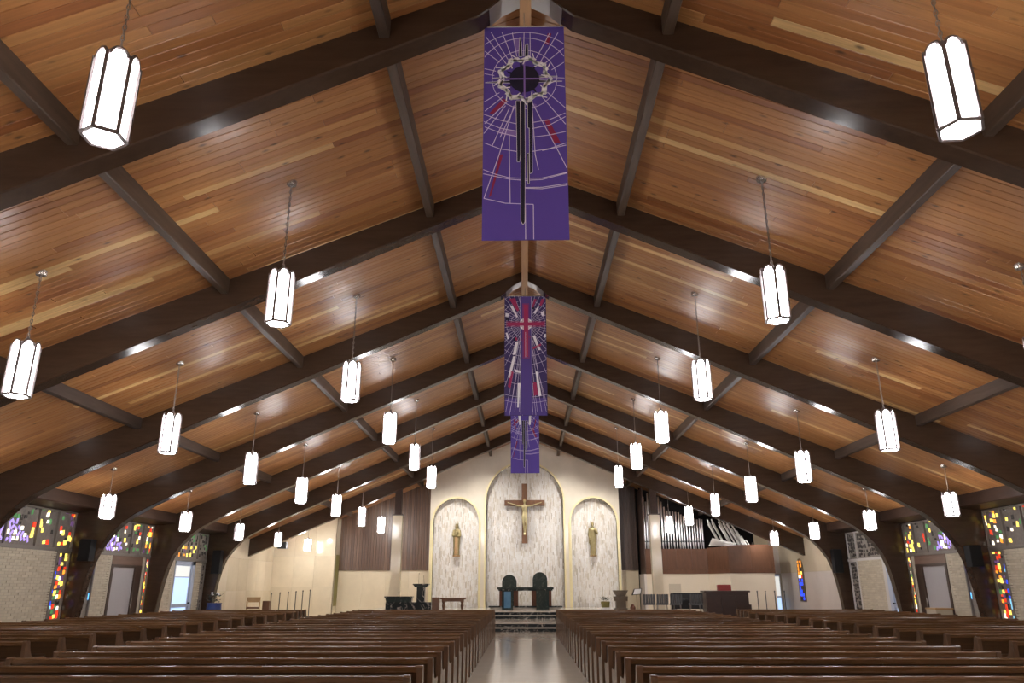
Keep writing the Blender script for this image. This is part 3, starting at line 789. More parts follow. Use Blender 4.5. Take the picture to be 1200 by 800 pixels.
# ================================================================== ORGAN
og = thing('pipe_organ', 'pipe organ with silver pipes above a reddish brown case on the right wall', 'organ', (9.2, 40, 0))
OK_ = 1.025
def osc(mb):
    mb.v = [(v[0] * OK_, v[1] * OK_ if v[1] < 41.5 else min(v[1] * OK_, 42.75), max(0, 1.62 + (v[2] - 1.62) * OK_) if v[2] > .01 else 0) for v in mb.v]
    return mb
def ob(mb, name, mat, smooth=False): return osc(mb).build(name, mat, og, smooth, loc=(-9.2, -40, 0))
foot = [(6.15, 42.8), (6.15, 40.0), (9.30, 40.0), (9.95, 38.35), (12.1, 38.35), (12.1, 42.8)]
ob(MB().prism(foot, 'z', 0, 2.23), 'base_wall', M_plaster)
segs = [((6.15, 40.0), (9.30, 40.0), 4, 3.46), ((9.30, 40.0), (9.95, 38.35), 1, 3.5), ((9.95, 38.35), (12.1, 38.35), 2, 3.52)]
top = [(p[0], p[1] + .06) for p in foot[1:5]]
ob(MB().prism([(6.2, 42.7), (6.2, 40.08), (9.35, 40.08), (9.99, 38.43), (12.05, 38.43), (12.05, 42.7)], 'z', 2.25, 3.40), 'case_body', M_trimwood)
for (ax, ay), (bx, by), n, zt in segs:
    d = Vector((bx - ax, by - ay)); nn = Vector((d.y, -d.x)).normalized()
    for i in range(n):
        p = Vector((ax, ay)) + d * (i / n); q = Vector((ax, ay)) + d * ((i + 1) / n); e = d.normalized() * .004
        quad = [p + e, q - e, q - e - nn * .05, p + e - nn * .05]
        ob(MB().prism([tuple(k) for k in quad], 'z', 2.45, zt), 'case_panel', M_case)
    quad = [Vector((ax, ay)) + nn * .03, Vector((bx, by)) + nn * .03, Vector((bx, by)) - nn * .05, Vector((ax, ay)) - nn * .05]
    ob(MB().prism([tuple(k) for k in quad], 'z', 2.23, 2.44), 'case_moulding', M_case)
ob(MB().box(12.06, 12.14, 38.33, 41.0, 2.23, 3.52), 'case_panel', M_case)
# left cheek seen past the pier
ob(MB().prism([(6.12, 40.0), (6.17, 40.0), (6.17, 42.75), (6.12, 42.75)], 'z', 2.23, 6.55), 'side_cheek', M_wallwood2)
ob(MB().box(6.05, 6.16, 40.0, 42.75, 0, 2.23), 'side_wall', M_whitewall)
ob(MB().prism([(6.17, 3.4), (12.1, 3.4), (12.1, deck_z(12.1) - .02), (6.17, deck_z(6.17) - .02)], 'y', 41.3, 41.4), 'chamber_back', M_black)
PIPES = [(6.22, 6.13), (6.34, 5.86), (6.45, 6.29), (6.58, 6.02), (6.74, 6.09), (6.87, 6.09), (7.01, 6.12), (7.15, 5.86), (7.29, 5.59), (7.44, 5.39), (7.58, 5.35), (7.73, 5.35), (7.88, 5.33), (8.03, 5.31), (8.15, 5.2), (8.28, 5.13), (8.42, 5.04), (8.57, 5.1), (8.71, 5.03), (8.84, 5.0), (8.97, 4.95), (9.1, 4.98), (9.22, 4.95)]
for x, zt in PIPES:
    r = .043
    m = MB().lathe([(.018, 3.42), (.045, 3.72), (r, 3.78), (r, zt - .01), (r * .8, zt)], (x, 40.28, 0), 10)
    pp = ob(m, 'organ_pipe', M_silver, True)
    osc(MB().box(x - .028, x + .028, 40.28 - r - .006, 40.28 - r * .6, 3.80, 3.86)).build('pipe_mouth', M_blackm, pp)
ob(MB().box(6.2, 9.3, 40.36, 40.40, 3.86, 3.92), 'pipe_rail', M_blackm)
# splayed trumpets over the angled end of the case
r = random.Random(5)
for i in range(26):
    tx = 9.32 + 1.75 * i / 25
    tz = (4.62 + .14 * (i % 3) if tx < 10.3 else 4.66 - (tx - 10.3) * 1.22) + r.uniform(-.08, .06)
    hh = tz - 3.58
    by = 38.75 + .35 * (i % 3) + (.5 if tx < 9.7 else 0)
    ob(MB().bar((tx + .42 * hh + .05, by, 3.56), (tx, by + .1, tz), .014, 8, .040), 'trumpet_pipe', M_trump, True)
for i in range(7):
    u = i / 6
    ob(MB().bar((10.3 + .2 * u, 38.6 + .1 * u, 3.58 + .010 * i), (9.38, 39.75 - .12 * i, 3.60 + .05 * i), .014, 8, .036), 'trumpet_pipe', M_trump, True)
ob(MB().box(9.95, 12.0, 38.5, 39.4, 3.52, 3.57), 'trumpet_rack', M_redmarble)
ob(MB().box(7.25, 7.85, 39.965, 40.0, 1.15, 1.75), 'wall_grille', M_jamb)

# organ console
oc = thing('organ_console', 'big dark brown organ console with a red box on top, right of the choir chairs', 'organ console', (7.85, 31.3, 0))
MB().box(-.82, .82, -.3, .3, .0, 1.40).build('case', M_darkwood, oc)
MB().chambox(-.90, .88, -.36, .36, 1.40, 1.47, .015).build('top_board', M_darkwood, oc)
for x in (-.55, 0, .55): MB().box(x - .24, x + .24, -.325, -.3, .15, 1.28).build('back_panel', M_darkwood, oc)
MB().box(-.78, .78, .3, .62, .70, .82).build('key_desk', M_blackm, oc)
MB().box(.82, .96, -.1, .5, 0, .95).build('stop_jamb', M_darkwood, oc)
tag(MB().chambox(-.26, .26, -.1, .1, 0, .22, .02).build('red_case', M_red, None, loc=(7.82, 31.3, 1.47)), 'red rectangular case lying on top of the organ console', 'case')
bn = thing('organ_bench', 'low dark bench beside the organ console, near the pew ends', 'bench', (8.35, 30.0, 0))
MB().chambox(-.45, .45, -.17, .17, .62, .70).build('seat', M_blackm, bn)
for s in (-1, 1): MB().box(s * .4 - .03, s * .4 + .03, -.15, .15, 0, .62).build('leg', M_blackm, bn)

# piano
pn = thing('piano', 'black piano behind the choir chairs, left of the organ console', 'piano', (7.6, 36.7, .45))
MB().chambox(-.85, .85, -.3, .3, .2, .90, .01).build('case', M_blackm, pn)
MB().box(-.85, .85, -.55, -.3, .52, .62).build('keyboard', M_blackm, pn)
for s in (-1, 1): MB().box(s * .8 - .05, s * .8 + .05, -.5, .25, 0, .5).build('leg', M_blackm, pn)

# choir chairs
CH = {}
def choir_chair(x, y, rz, label):
    c = thing('choir_chair', label, 'chair', (x, y, 0), rz, 'charcoal choir chairs')
    if not CH:
        mb = MB()
        for i in range(5):     # five upright padded ribs on a gently curved back
            xa, xb = -.26 + i * .104, -.26 + i * .104 + .094; cx = (xa + xb) / 2; yy = .30 - .9 * cx * cx
            mb.add([(xa, yy, .46), (cx, yy - .025, .46), (xb, yy, .46), (cx, yy + .035, .46), (xa, yy + .08, .84), (cx, yy + .055, .86), (xb, yy + .08, .84), (cx, yy + .12, .86)],
                   [(0, 3, 2, 1), (4, 5, 6, 7), (0, 1, 5, 4), (1, 2, 6, 5), (2, 3, 7, 6), (3, 0, 4, 7)])
        CH['back'] = mb.mesh('backrest', M_chairfab)
        CH['seat'] = MB().chambox(-.25, .25, -.22, .28, .40, .47, .02).mesh('seat', M_chairfab)
        for i, (a, b2) in enumerate(((-1, -1), (1, -1), (-1, 1), (1, 1))):
            CH[i] = MB().bar((a * .22, b2 * .2 + .03, 0), (a * .2, b2 * .18 + .03, .41), .012).mesh('leg', M_chain)
    link('backrest', CH['back'], c); link('seat', CH['seat'], c)
    for i in range(4): link('leg', CH[i], c)
    return c
pf = thing('choir_platform', 'low pale platform under the choir chairs on the right', 'platform', (7.1, 35.6, 0))
MB().box(-1.98, 1.6, -1.3, 1.7, .40, .45).build('deck', M_tread, pf)
MB().box(-1.94, 1.56, -1.26, 1.66, 0, .40).build('skirt', M_trimwood, pf)
for i, (x, y) in enumerate([(5.44, 35.2), (6.02, 35.15), (6.60, 35.1), (7.42, 34.95), (7.98, 34.9)]):
    lab = 'leftmost charcoal choir chair, beside the music stand' if i == 0 else f'charcoal choir chair with ribbed back, {ORD[i]} from the music stand'
    c = choir_chair(x, y, PI * .97, lab); c.location.z = .451
# music stand
ms = thing('music_stand', 'slim music stand holding white sheet music, right of the wooden lectern', 'music stand', (4.95, 35.4, .603))
MB().bar((0, 0, 0), (0, 0, .72), .014).build('pole', M_blackm, ms)
MB().box(-.15, .15, -.15, .15, 0, .02).build('base', M_blackm, ms)
dk = MB().add([(-.24, -.12, .66), (.18, -.12, .70), (.26, .08, .94), (-.10, .08, .92), (-.24, -.10, .65), (.18, -.10, .69), (.26, .1, .93), (-.10, .1, .91)], [(0, 1, 2, 3), (7, 6, 5, 4), (0, 4, 5, 1), (1, 5, 6, 2), (2, 6, 7, 3), (3, 7, 4, 0)]).build('desk', M_blackm, ms)
sh = tag(MB().add([(-.17, -.135, .69), (.15, -.135, .72), (.22, .045, .92), (-.07, .045, .905), (-.17, -.128, .682), (.15, -.128, .712), (.22, .052, .912), (-.07, .052, .897)], [(0, 1, 2, 3), (7, 6, 5, 4), (0, 4, 5, 1), (1, 5, 6, 2), (2, 6, 7, 3), (3, 7, 4, 0)]).build('sheet_music', M_paper, None, loc=(4.95, 35.4, .603)), 'white sheets of music lying on the music stand', 'sheet music')
# wooden lectern right
lc = thing('wooden_lectern', 'drab carved wooden lectern standing right of the altar screen arches', 'lectern', (4.3, 36.0, .603))
MB().box(-.22, .22, -.18, .18, 0, .52).build('pedestal', M_olivewood, lc)
MB().chambox(-.28, .28, -.24, .24, 0, .10).build('base', M_olivewood, lc)
MB().prism([(-.29, .40), (.29, .40), (.31, .60), (-.31, .60)], 'y', -.22, .22).build('shelf', M_olivewood, lc)
MB().prism([(-.22, .66), (.22, .66), (.33, .86), (-.33, .86)], 'y', -.24, .24).build('book_rest', M_olivewood, lc)
MB().box(-.2, .2, -.16, .16, .58, .68).build('neck', M_olivewood, lc)
# planter left of the lectern
plt = thing('potted_plant', 'dark leafy plant in an olive pot on a white block left of the wooden lectern', 'plant', (3.66, 36.0, .603))
MB().chambox(-.26, .22, -.2, .2, 0, .13).build('stand', M_paper, plt)
MB().lathe([(.17, .13), (.21, .36), (.19, .38)], (-.05, 0, 0), 12).build('pot', M_olive, plt, True)
mb = MB(); r = random.Random(9)
for i in range(70):
    a = r.uniform(0, 2 * PI); q = r.uniform(.02, .24); zz = .40 + r.uniform(0, .22) * (1 - q * 2)
    p = Vector((-.05 + q * math.cos(a), q * math.sin(a), zz)); d = Vector((math.cos(a) * .09, math.sin(a) * .09, r.uniform(-.03, .08))); sd = Vector((-math.sin(a), math.cos(a), 0)) * .03
    mb.add([p, p + d * .5 + sd, p + d, p + d * .5 - sd], [(0, 1, 2, 3)])
stuff(mb.build('foliage', M_leaf, plt))
vs = thing('small_vase', 'small dark round pot on the floor beneath the music stand', 'vase', (4.72, 35.15, .603))
MB().lathe([(.07, 0), (.12, .08), (.12, .16), (.06, .24), (.07, .27)], (0, 0, 0), 12).build('body', M_redmarble, vs, True)

# ambo left (black marble)
am = thing('ambo', 'black marble pulpit with low parapet and tall reading pillar, left of the altar', 'pulpit', (-5.2, 36.2, .603))
MB().box(-1.13, .93, -.35, .0, 0, .36).build('parapet', M_bmarble, am)
MB().prism([(-1.10, .36), (.03, .36), (.06, .56), (-1.16, .56)], 'y', -.35, .05).build('low_desk', M_gmarble, am)
MB().chambox(-1.19, .08, -.42, .1, .56, .61).build('low_desk_top', M_bmarble, am)
MB().box(.26, .62, -.30, .06, 0, 1.0).build('pillar', M_bmarble, am)
MB().prism([(.18, 1.0), (.70, 1.0), (.78, 1.10), (.10, 1.10)], 'y', -.36, .12).build('reading_desk', M_gmarble, am)
MB().chambox(.08, .80, -.40, .16, 1.10, 1.15).build('reading_desk_top', M_bmarble, am)
MB().bar((.30, 0, 1.15), (.31, -.1, 1.55), .008).bar((.31, -.1, 1.55), (.33, -.18, 1.62), .012).bar((.55, 0, 1.15), (.53, -.1, 1.52), .008).build('microphone', M_canopy, am)
tag(MB().chambox(-.16, .16, -.15, .15, 0, .56).build('side_cabinet', M_midwood, None, loc=(-4.08, 36.1, .603)), 'narrow brown wooden box standing right of the black pulpit', 'cabinet')
tb = thing('side_table', 'small brown wooden table with two trestle legs in the left niche', 'table', (-3.3, 36.1, .603))
MB().chambox(-.58, .58, -.2, .2, .47, .54).build('tabletop', M_midwood, tb)
MB().box(-.5, .5, -.16, .16, .38, .47).build('apron', M_midwood, tb)
for s in (-1, 1): MB().lathe([(.10, 0), (.05, .06), (.085, .2), (.05, .3), (.09, .38)], (s * .42, 0, 0), 10).build('leg', M_midwood, tb, True)

# slim metal posts in two rows
ROD = None
def rod(x, z, lab, grp):
    t = thing('metal_post', lab, 'post', (x, 38.0, 0), group=grp)
    MB().bar((0, 0, .03), (0, 0, z), .020, 8).build('shaft', M_blackm, t)
    MB().lathe([(.14, 0), (.14, .03), (.02, .045)], (0, 0, 0), 10).build('base', M_blackm, t)
    MB().lathe([(.02, z), (.035, z + .03), (.02, z + .07)], (0, 0, 0), 8).build('finial', M_blackm, t)
for i, x in enumerate([-12.23, -11.82, -11.42, -11.05, -10.72, -10.37]):
    rod(x, 1.28 + .03 * i, f'slim dark metal post against the left cream wall, {ORD[i]} of six from the left', 'metal posts at the left wall')
for i, x in enumerate([11.07, 11.46, 11.90, 12.36]):
    rod(x, 1.36, f'slim dark metal post at the right wall, {ORD[i]} of four from the left', 'metal posts at the right wall')
# light wooden chair in the left corner
wc = thing('wooden_armchair', 'light wooden armchair with brown seat against the left cream wall', 'chair', (-12.72, 37.0, 0), .3)
MB().chambox(-.3, .3, -.28, .28, .66, .74).build('seat', M_midwood, wc)
for a, b2 in ((-1, -1), (1, -1), (-1, 1), (1, 1)): MB().box(a * .28 - .02, a * .28 + .02, b2 * .25 - .02, b2 * .25 + .02, 0, .95 if b2 < 0 else 1.14).build('leg', M_lightwood, wc)
MB().box(-.3, .3, .24, .29, .94, 1.16).build('backrest', M_lightwood, wc)
for s in (-1, 1): MB().box(s * .28 - .03, s * .28 + .03, -.3, .28, .95, .99).build('armrest', M_lightwood, wc)
tag(MB().chambox(-.16, .16, -.15, .15, 0, 1.0).build('wooden_stool', M_midwood, None, loc=(-12.15, 37.2, 0)), 'small dark brown wooden stand next to the light armchair', 'stand')
# dark blue flower stand by the left leg of arch six
fs = thing('flower_stand', 'dark blue draped stand with leafy flowers and white blossoms, left side', 'flower stand', (-12.75, 32.4, 0))
MB().lathe([(.36, 0), (.32, .5), (.28, .95), (.30, 1.0)], (0, 0, 0), 14).build('draped_base', M_blueglaze, fs, True)
mb = MB(); m2 = MB(); r = random.Random(4)
for i in range(120):
    a = r.uniform(0, 2 * PI); q = r.uniform(.02, .34); zz = 1.0 + r.uniform(0, .34)
    p = Vector((q * math.cos(a), q * math.sin(a), zz)); d = Vector((math.cos(a) * .10, math.sin(a) * .10, r.uniform(-.04, .08))); sd = Vector((-math.sin(a), math.cos(a), 0)) * .035
    mb.add([p, p + d * .5 + sd, p + d, p + d * .5 - sd], [(0, 1, 2, 3)])
stuff(mb.build('foliage', M_leaf, fs))
for i in range(6): m2.lathe([(.01, -.03), (.05, 0), (.03, .04)], (r.uniform(-.2, .2), r.uniform(-.2, .1), 1.32 + r.uniform(0, .07)), 7)
stuff(m2.build('blossom', M_blossom, fs))
# loudspeakers on arch legs
def speaker(x, y, z, h, lab, yaw=0):
    t = thing('wall_loudspeaker', lab, 'loudspeaker', (x, y, z), yaw, 'black loudspeakers on the arch legs')
    MB().chambox(-.17, .17, -.16, .14, 0, h, .02).build('cabinet', M_black, t)
    MB().box(-.15, .15, -.17, -.16, .03, h - .04).build('grille', M_black, t)
    MB().bar((0, .13, h / 2), (0, .32, h / 2), .02).build('bracket', M_blackm, t)
speaker(-12.96, beam_y(4) - .36, 2.35, .62, 'black loudspeaker on the left leg of the fourth arch')
speaker(12.96, beam_y(4) - .36, 2.15, .60, 'black loudspeaker on the right leg of the fourth arch')
speaker(-12.98, beam_y(6) - .36, 2.15, .95, 'black loudspeaker on the left leg of the sixth arch')
speaker(12.98, beam_y(6) - .36, 2.15, .95, 'black loudspeaker on the right leg of the sixth arch')
t = thing('ceiling_speaker', 'small dark box hanging near the left end of the last arch', 'loudspeaker', (-12.4, 39.6, 3.48))
MB().chambox(-.22, .22, -.15, .15, 0, .34).build('cabinet', M_blackm, t)
MB().bar((0, 0, .34), (0, 0, 4.36 - 3.48), .02).build('bracket', M_blackm, t)
t = thing('tan_cupboard', 'low tan cupboard in front of the grey door on the right wall', 'cupboard', (13.25, 25.75, 0))
MB().box(-.28, .25, -.3, .3, 0, .92).build('body', M_jamb, t)
MB().chambox(-.30, .27, -.33, .33, .92, .96).build('top', M_lightwood, t)

# unseen spotlights added behind the last arch to brighten the altar end
def spot(x, aim, power, lab):
    z = 9.0 - .44 * abs(x) + .28
    t = thing('added_spotlight', lab, 'added_spotlight', (x, beam_y(7) + .38, z), group='unseen spotlights added behind the last arch')
    d = (Vector(aim) - Vector((x, beam_y(7) + .38, z))).normalized()
    MB().bar(tuple(-d * .16), tuple(d * .06), .07, 12).build('housing', M_blackm, t)
    MB().bar(tuple(-d * .05), (0, -.22, .0), .012, 6).build('bracket', M_blackm, t)
    L = bpy.data.lights.new('added_spot_beam', 'SPOT'); L.energy = power; L.spot_size = math.radians(125); L.spot_blend = 1.0; L.shadow_soft_size = .05
    L.color = (1, .96, .90)
    lo = bpy.data.objects.new('added_spot_beam', L); C.objects.link(lo); lo.parent = t; lo.location = d * .09
    lo.rotation_euler = d.to_track_quat('-Z', 'Y').to_euler()
SP = 420
for x, aim, q in ((-2.6, (-1, 41, .5), 1.3), (2.6, (1, 41, .5), 1.3), (-4.4, (-3.8, 41, .5), 1.1), (4.4, (3.8, 41, .5), 1.1), (-8.2, (-8.5, 42.8, 1.0), .7), (8.6, (8.6, 41, .3), .32), (-11.4, (-12, 41.9, .5), .4), (11.6, (13, 41.9, 1.0), .25)):
    k_ = {2.6: 'above the central arch', 4.4: 'above the side niche', 8.2: 'over the walnut boards', 8.6: 'over the organ pipes', 11.4: 'over the metal posts', 11.6: 'over the organ case end'}[abs(x)]
    spot(x, aim, SP * q, f'small unseen spot lamp added behind the last arch, {"left" if x < 0 else "right"} side, {k_}')

# ================================================================== BANNERS
from math import cos, sin
LINES = [[[0.0,-0.09],[-0.01,-0.49]],[[0.08,-0.09],[0.08,-0.49]],[[-0.16,-0.1],[-0.1,-0.49]],[[-0.3,-0.09],[-0.16,-0.52]],[[-0.45,-0.09],[-0.2,-0.57]],[[-0.52,-0.16],[-0.24,-0.61]],[[-0.53,-0.4],[-0.33,-0.58]],[[-0.53,-0.68],[-0.38,-0.72]],[[-0.53,-0.76],[-0.4,-0.79]],[[0.35,-0.11],[0.16,-0.52]],[[0.46,-0.11],[0.21,-0.59]],[[0.53,-0.36],[0.26,-0.62]],[[0.53,-0.59],[0.36,-0.71]],[[-0.53,-1.2],[-0.33,-1.06]],[[-0.52,-1.34],[-0.28,-1.12]],[[-0.52,-1.53],[-0.22,-1.19]],[[-0.53,-1.68],[-0.25,-1.26]],[[-0.42,-1.86],[-0.2,-1.3]],[[-0.32,-1.74],[-0.14,-1.3]],[[0.23,-1.13],[0.53,-1.55]],[[0.3,-1.06],[0.54,-1.31]],[[0.41,-0.95],[0.54,-0.98]],[[0.38,-0.83],[0.53,-0.84]],[[-0.53,-1.39],[-0.32,-1.48],[-0.1,-1.54]],[[-0.53,-1.5],[-0.32,-1.6],[-0.1,-1.65]],[[-0.52,-1.58],[-0.32,-1.67],[-0.1,-1.73]],[[-0.52,-1.82],[-0.32,-1.91],[-0.1,-1.95]],[[0.1,-1.95],[0.32,-1.91],[0.53,-1.83]],[[0.1,-1.52],[0.32,-1.48],[0.53,-1.38]],[[0.1,-1.61],[0.32,-1.56],[0.54,-1.43]],[[0.1,-1.74],[0.32,-1.71],[0.53,-1.66]],[[-0.2,-1.71],[-0.2,-1.99]],[[-0.14,-1.26],[-0.33,-1.99],[-0.52,-2.62]],[[-0.2,-1.99],[-0.19,-2.69]],[[0.1,-1.22],[0.44,-1.98],[0.54,-2.22]],[[0.1,-1.31],[0.13,-1.99],[0.17,-2.22]],[[-0.53,-2.21],[-0.37,-2.28],[-0.2,-2.33],[-0.01,-2.34],[0.21,-2.34],[0.53,-2.26]],[[-0.53,-2.27],[-0.37,-2.31],[-0.2,-2.35],[-0.01,-2.37],[0.21,-2.36],[0.53,-2.27]],[[0.0,-2.47],[0.21,-2.47],[0.53,-2.42]],[[0.0,-2.48],[0.21,-2.49],[0.53,-2.44]],[[-0.52,-2.62],[-0.25,-2.69],[0.1,-2.71],[0.1,-3.2]],[[0.0,-2.71],[0.0,-3.2]],[[0.22,-1.94],[0.54,-1.86]]]
PATCH = [('red', [[0.32, -0.12], [0.37, -0.12], [0.33, -0.31], [0.28, -0.29]]), ('red', [[-0.28, -1.15], [-0.22, -1.19], [-0.42, -1.39], [-0.46, -1.37]]), ('red', [[0.25, -1.48], [0.31, -1.47], [0.46, -1.83], [0.38, -1.83]]), ('red', [[-0.32, -1.99], [-0.28, -1.99], [-0.43, -2.58], [-0.46, -2.61]]), ('lil', [[-0.15, -0.21], [-0.07, -0.19], [-0.07, -0.43], [-0.1, -0.44]]), ('lil', [[-0.32, -1.61], [-0.11, -1.65], [-0.11, -1.74], [-0.34, -1.68]]), ('lil', [[0.1, -1.22], [0.16, -1.25], [0.13, -1.31], [0.1, -1.31]])]
BLACK = [[[-0.06, -0.18], [-0.04, -0.26], [-0.03, -0.49], [-0.07, -0.49]], [[0.02, -0.31], [0.04, -0.28], [0.05, -0.31], [0.05, -0.49], [0.01, -0.49]], [[-0.11, -1.19], [-0.06, -1.19], [-0.06, -1.99], [-0.07, -2.1], [-0.1, -2.1], [-0.1, -1.99]], [[-0.05, -1.19], [0.0, -1.19], [0.0, -1.99], [-0.01, -2.95], [-0.03, -2.99], [-0.055, -2.94], [-0.05, -1.99]], [[0.04, -1.19], [0.1, -1.19], [0.09, -1.99], [0.09, -2.26], [0.06, -2.27], [0.06, -1.6], [0.04, -1.6]], [[0.03, -1.98], [0.05, -1.98], [0.05, -2.41], [0.035, -2.42]], [[-0.52, -0.9], [0.0, -0.86], [0.5, -0.89], [0.0, -0.91]], [[-0.43, -0.83], [0.0, -0.81], [0.44, -0.81], [0.0, -0.84]]]
P2 = [('white', [[-0.26, -1.26], [-0.18, -1.26], [-0.25, -1.6], [-0.33, -1.62]]), ('white', [[-0.32, -1.65], [-0.25, -1.65], [-0.39, -2.23], [-0.45, -2.2]]), ('white', [[0.18, -1.1], [0.25, -1.1], [0.39, -1.49], [0.32, -1.49]]), ('white', [[0.25, -2.06], [0.3, -2.06], [0.39, -2.69], [0.32, -2.7]]), ('white', [[-0.2, -2.36], [-0.13, -2.36], [-0.18, -2.99], [-0.22, -2.99]]), ('white', [[-0.29, -1.99], [-0.13, -2.04], [-0.13, -2.1], [-0.27, -2.07]]), ('red', [[-0.37, -2.04], [-0.31, -2.07], [-0.39, -2.51], [-0.45, -2.44]]), ('red', [[0.19, -2.34], [0.27, -2.34], [0.3, -2.67], [0.2, -2.69]]), ('white', [[-0.4, -0.28], [-0.33, -0.26], [-0.19, -0.58], [-0.23, -0.6]]), ('white', [[-0.51, -0.47], [-0.42, -0.49], [-0.44, -0.58], [-0.52, -0.56]]), ('white', [[0.31, -0.33], [0.37, -0.3], [0.26, -0.51], [0.21, -0.47]]), ('white', [[0.4, -0.47], [0.5, -0.4], [0.5, -0.55], [0.43, -0.56]]), ('red', [[-0.42, -0.08], [-0.26, -0.06], [-0.16, -0.4], [-0.21, -0.43]]), ('red', [[0.23, -0.09], [0.3, -0.09], [0.21, -0.33], [0.18, -0.31]]), ('red', [[0.42, -0.09], [0.51, -0.09], [0.42, -0.29], [0.37, -0.27]]), ('white', [[-0.51, -1.02], [-0.46, -1.02], [-0.42, -1.19], [-0.47, -1.19]]), ('red', [[0.18, -1.42], [0.39, -1.31], [0.41, -1.36], [0.2, -1.47]]), ('white', [[0.48, -1.06], [0.53, -1.05], [0.53, -1.14], [0.49, -1.16]])]
HW, HH = .54, 3.2
def clipseg(p, q):
    """clip a segment to the cloth"""
    t0, t1 = 0, 1; d = (q[0] - p[0], q[1] - p[1])
    for pp, qq in ((-d[0], p[0] + HW - .01), (d[0], HW - .01 - p[0]), (-d[1], p[1] + HH - .01), (d[1], -.01 - p[1])):
        if abs(pp) < 1e-9:
            if qq < 0: return None
        else:
            r_ = qq / pp
            if pp < 0: t0 = max(t0, r_)
            else: t1 = min(t1, r_)
    if t0 >= t1: return None
    return ((p[0] + d[0] * t0, p[1] + d[1] * t0), (p[0] + d[0] * t1, p[1] + d[1] * t1))
def ribbon(mb, pts, w_, y):
    for p, q in zip(pts[:-1], pts[1:]):
        c = clipseg(p, q)
        if not c: continue
        p, q = c; d = Vector((q[0] - p[0], q[1] - p[1]))
        if d.length < 1e-4: continue
        n = Vector((-d.y, d.x)).normalized() * w_ / 2
        poly = [(p[0] + n.x, p[1] + n.y), (p[0] - n.x, p[1] - n.y), (q[0] - n.x, q[1] - n.y), (q[0] + n.x, q[1] + n.y)]
        mb.prism(poly, 'y', y - .0012, y)
def patch(mb, pts, y):
    mb.prism([(min(max(p[0], -HW + .01), HW - .01), min(max(p[1], -HH + .01), -.01)) for p in pts], 'y', y - .0012, y)
def base_banner(label, yb_, mat, cx=-.02, top=8.87):
    t = thing('hanging_banner', label, 'banner', (cx, yb_, top), group='hanging banners down the ridge')
    n = 12; v = []
    for i in range(n + 1):
        z = -HH * i / n
        for sx in (-1, 1):
            for yy in (0, .006): v.append((sx * HW, yy, z))
    f = []
    for i in range(n):
        a = i * 4
        for (p, q) in ((0, 2), (2, 3), (3, 1), (1, 0)): f.append((a + p, a + q, a + 4 + q, a + 4 + p))
    f += [(0, 1, 3, 2), (n * 4, n * 4 + 2, n * 4 + 3, n * 4 + 1)]
    MB().add(v, f).build('cloth', mat, t)
    MB().bar((-HW - .06, .003, .0), (HW + .06, .003, .0), .014, 8).build('rod', M_canopy, t)
    for s in (-1, 1): MB().bar((s * .5, .003, 0), (s * .5, .003, deck_z(cx) - .19 * 1 - top + (-.44 * .5 + .0)), .004, 5).build('cord', M_chain, t) if False else None
    MB().bar((0, .003, 0), (0, .003, 9.10 - top), .006, 5).build('cord', M_chain, t)
    return t
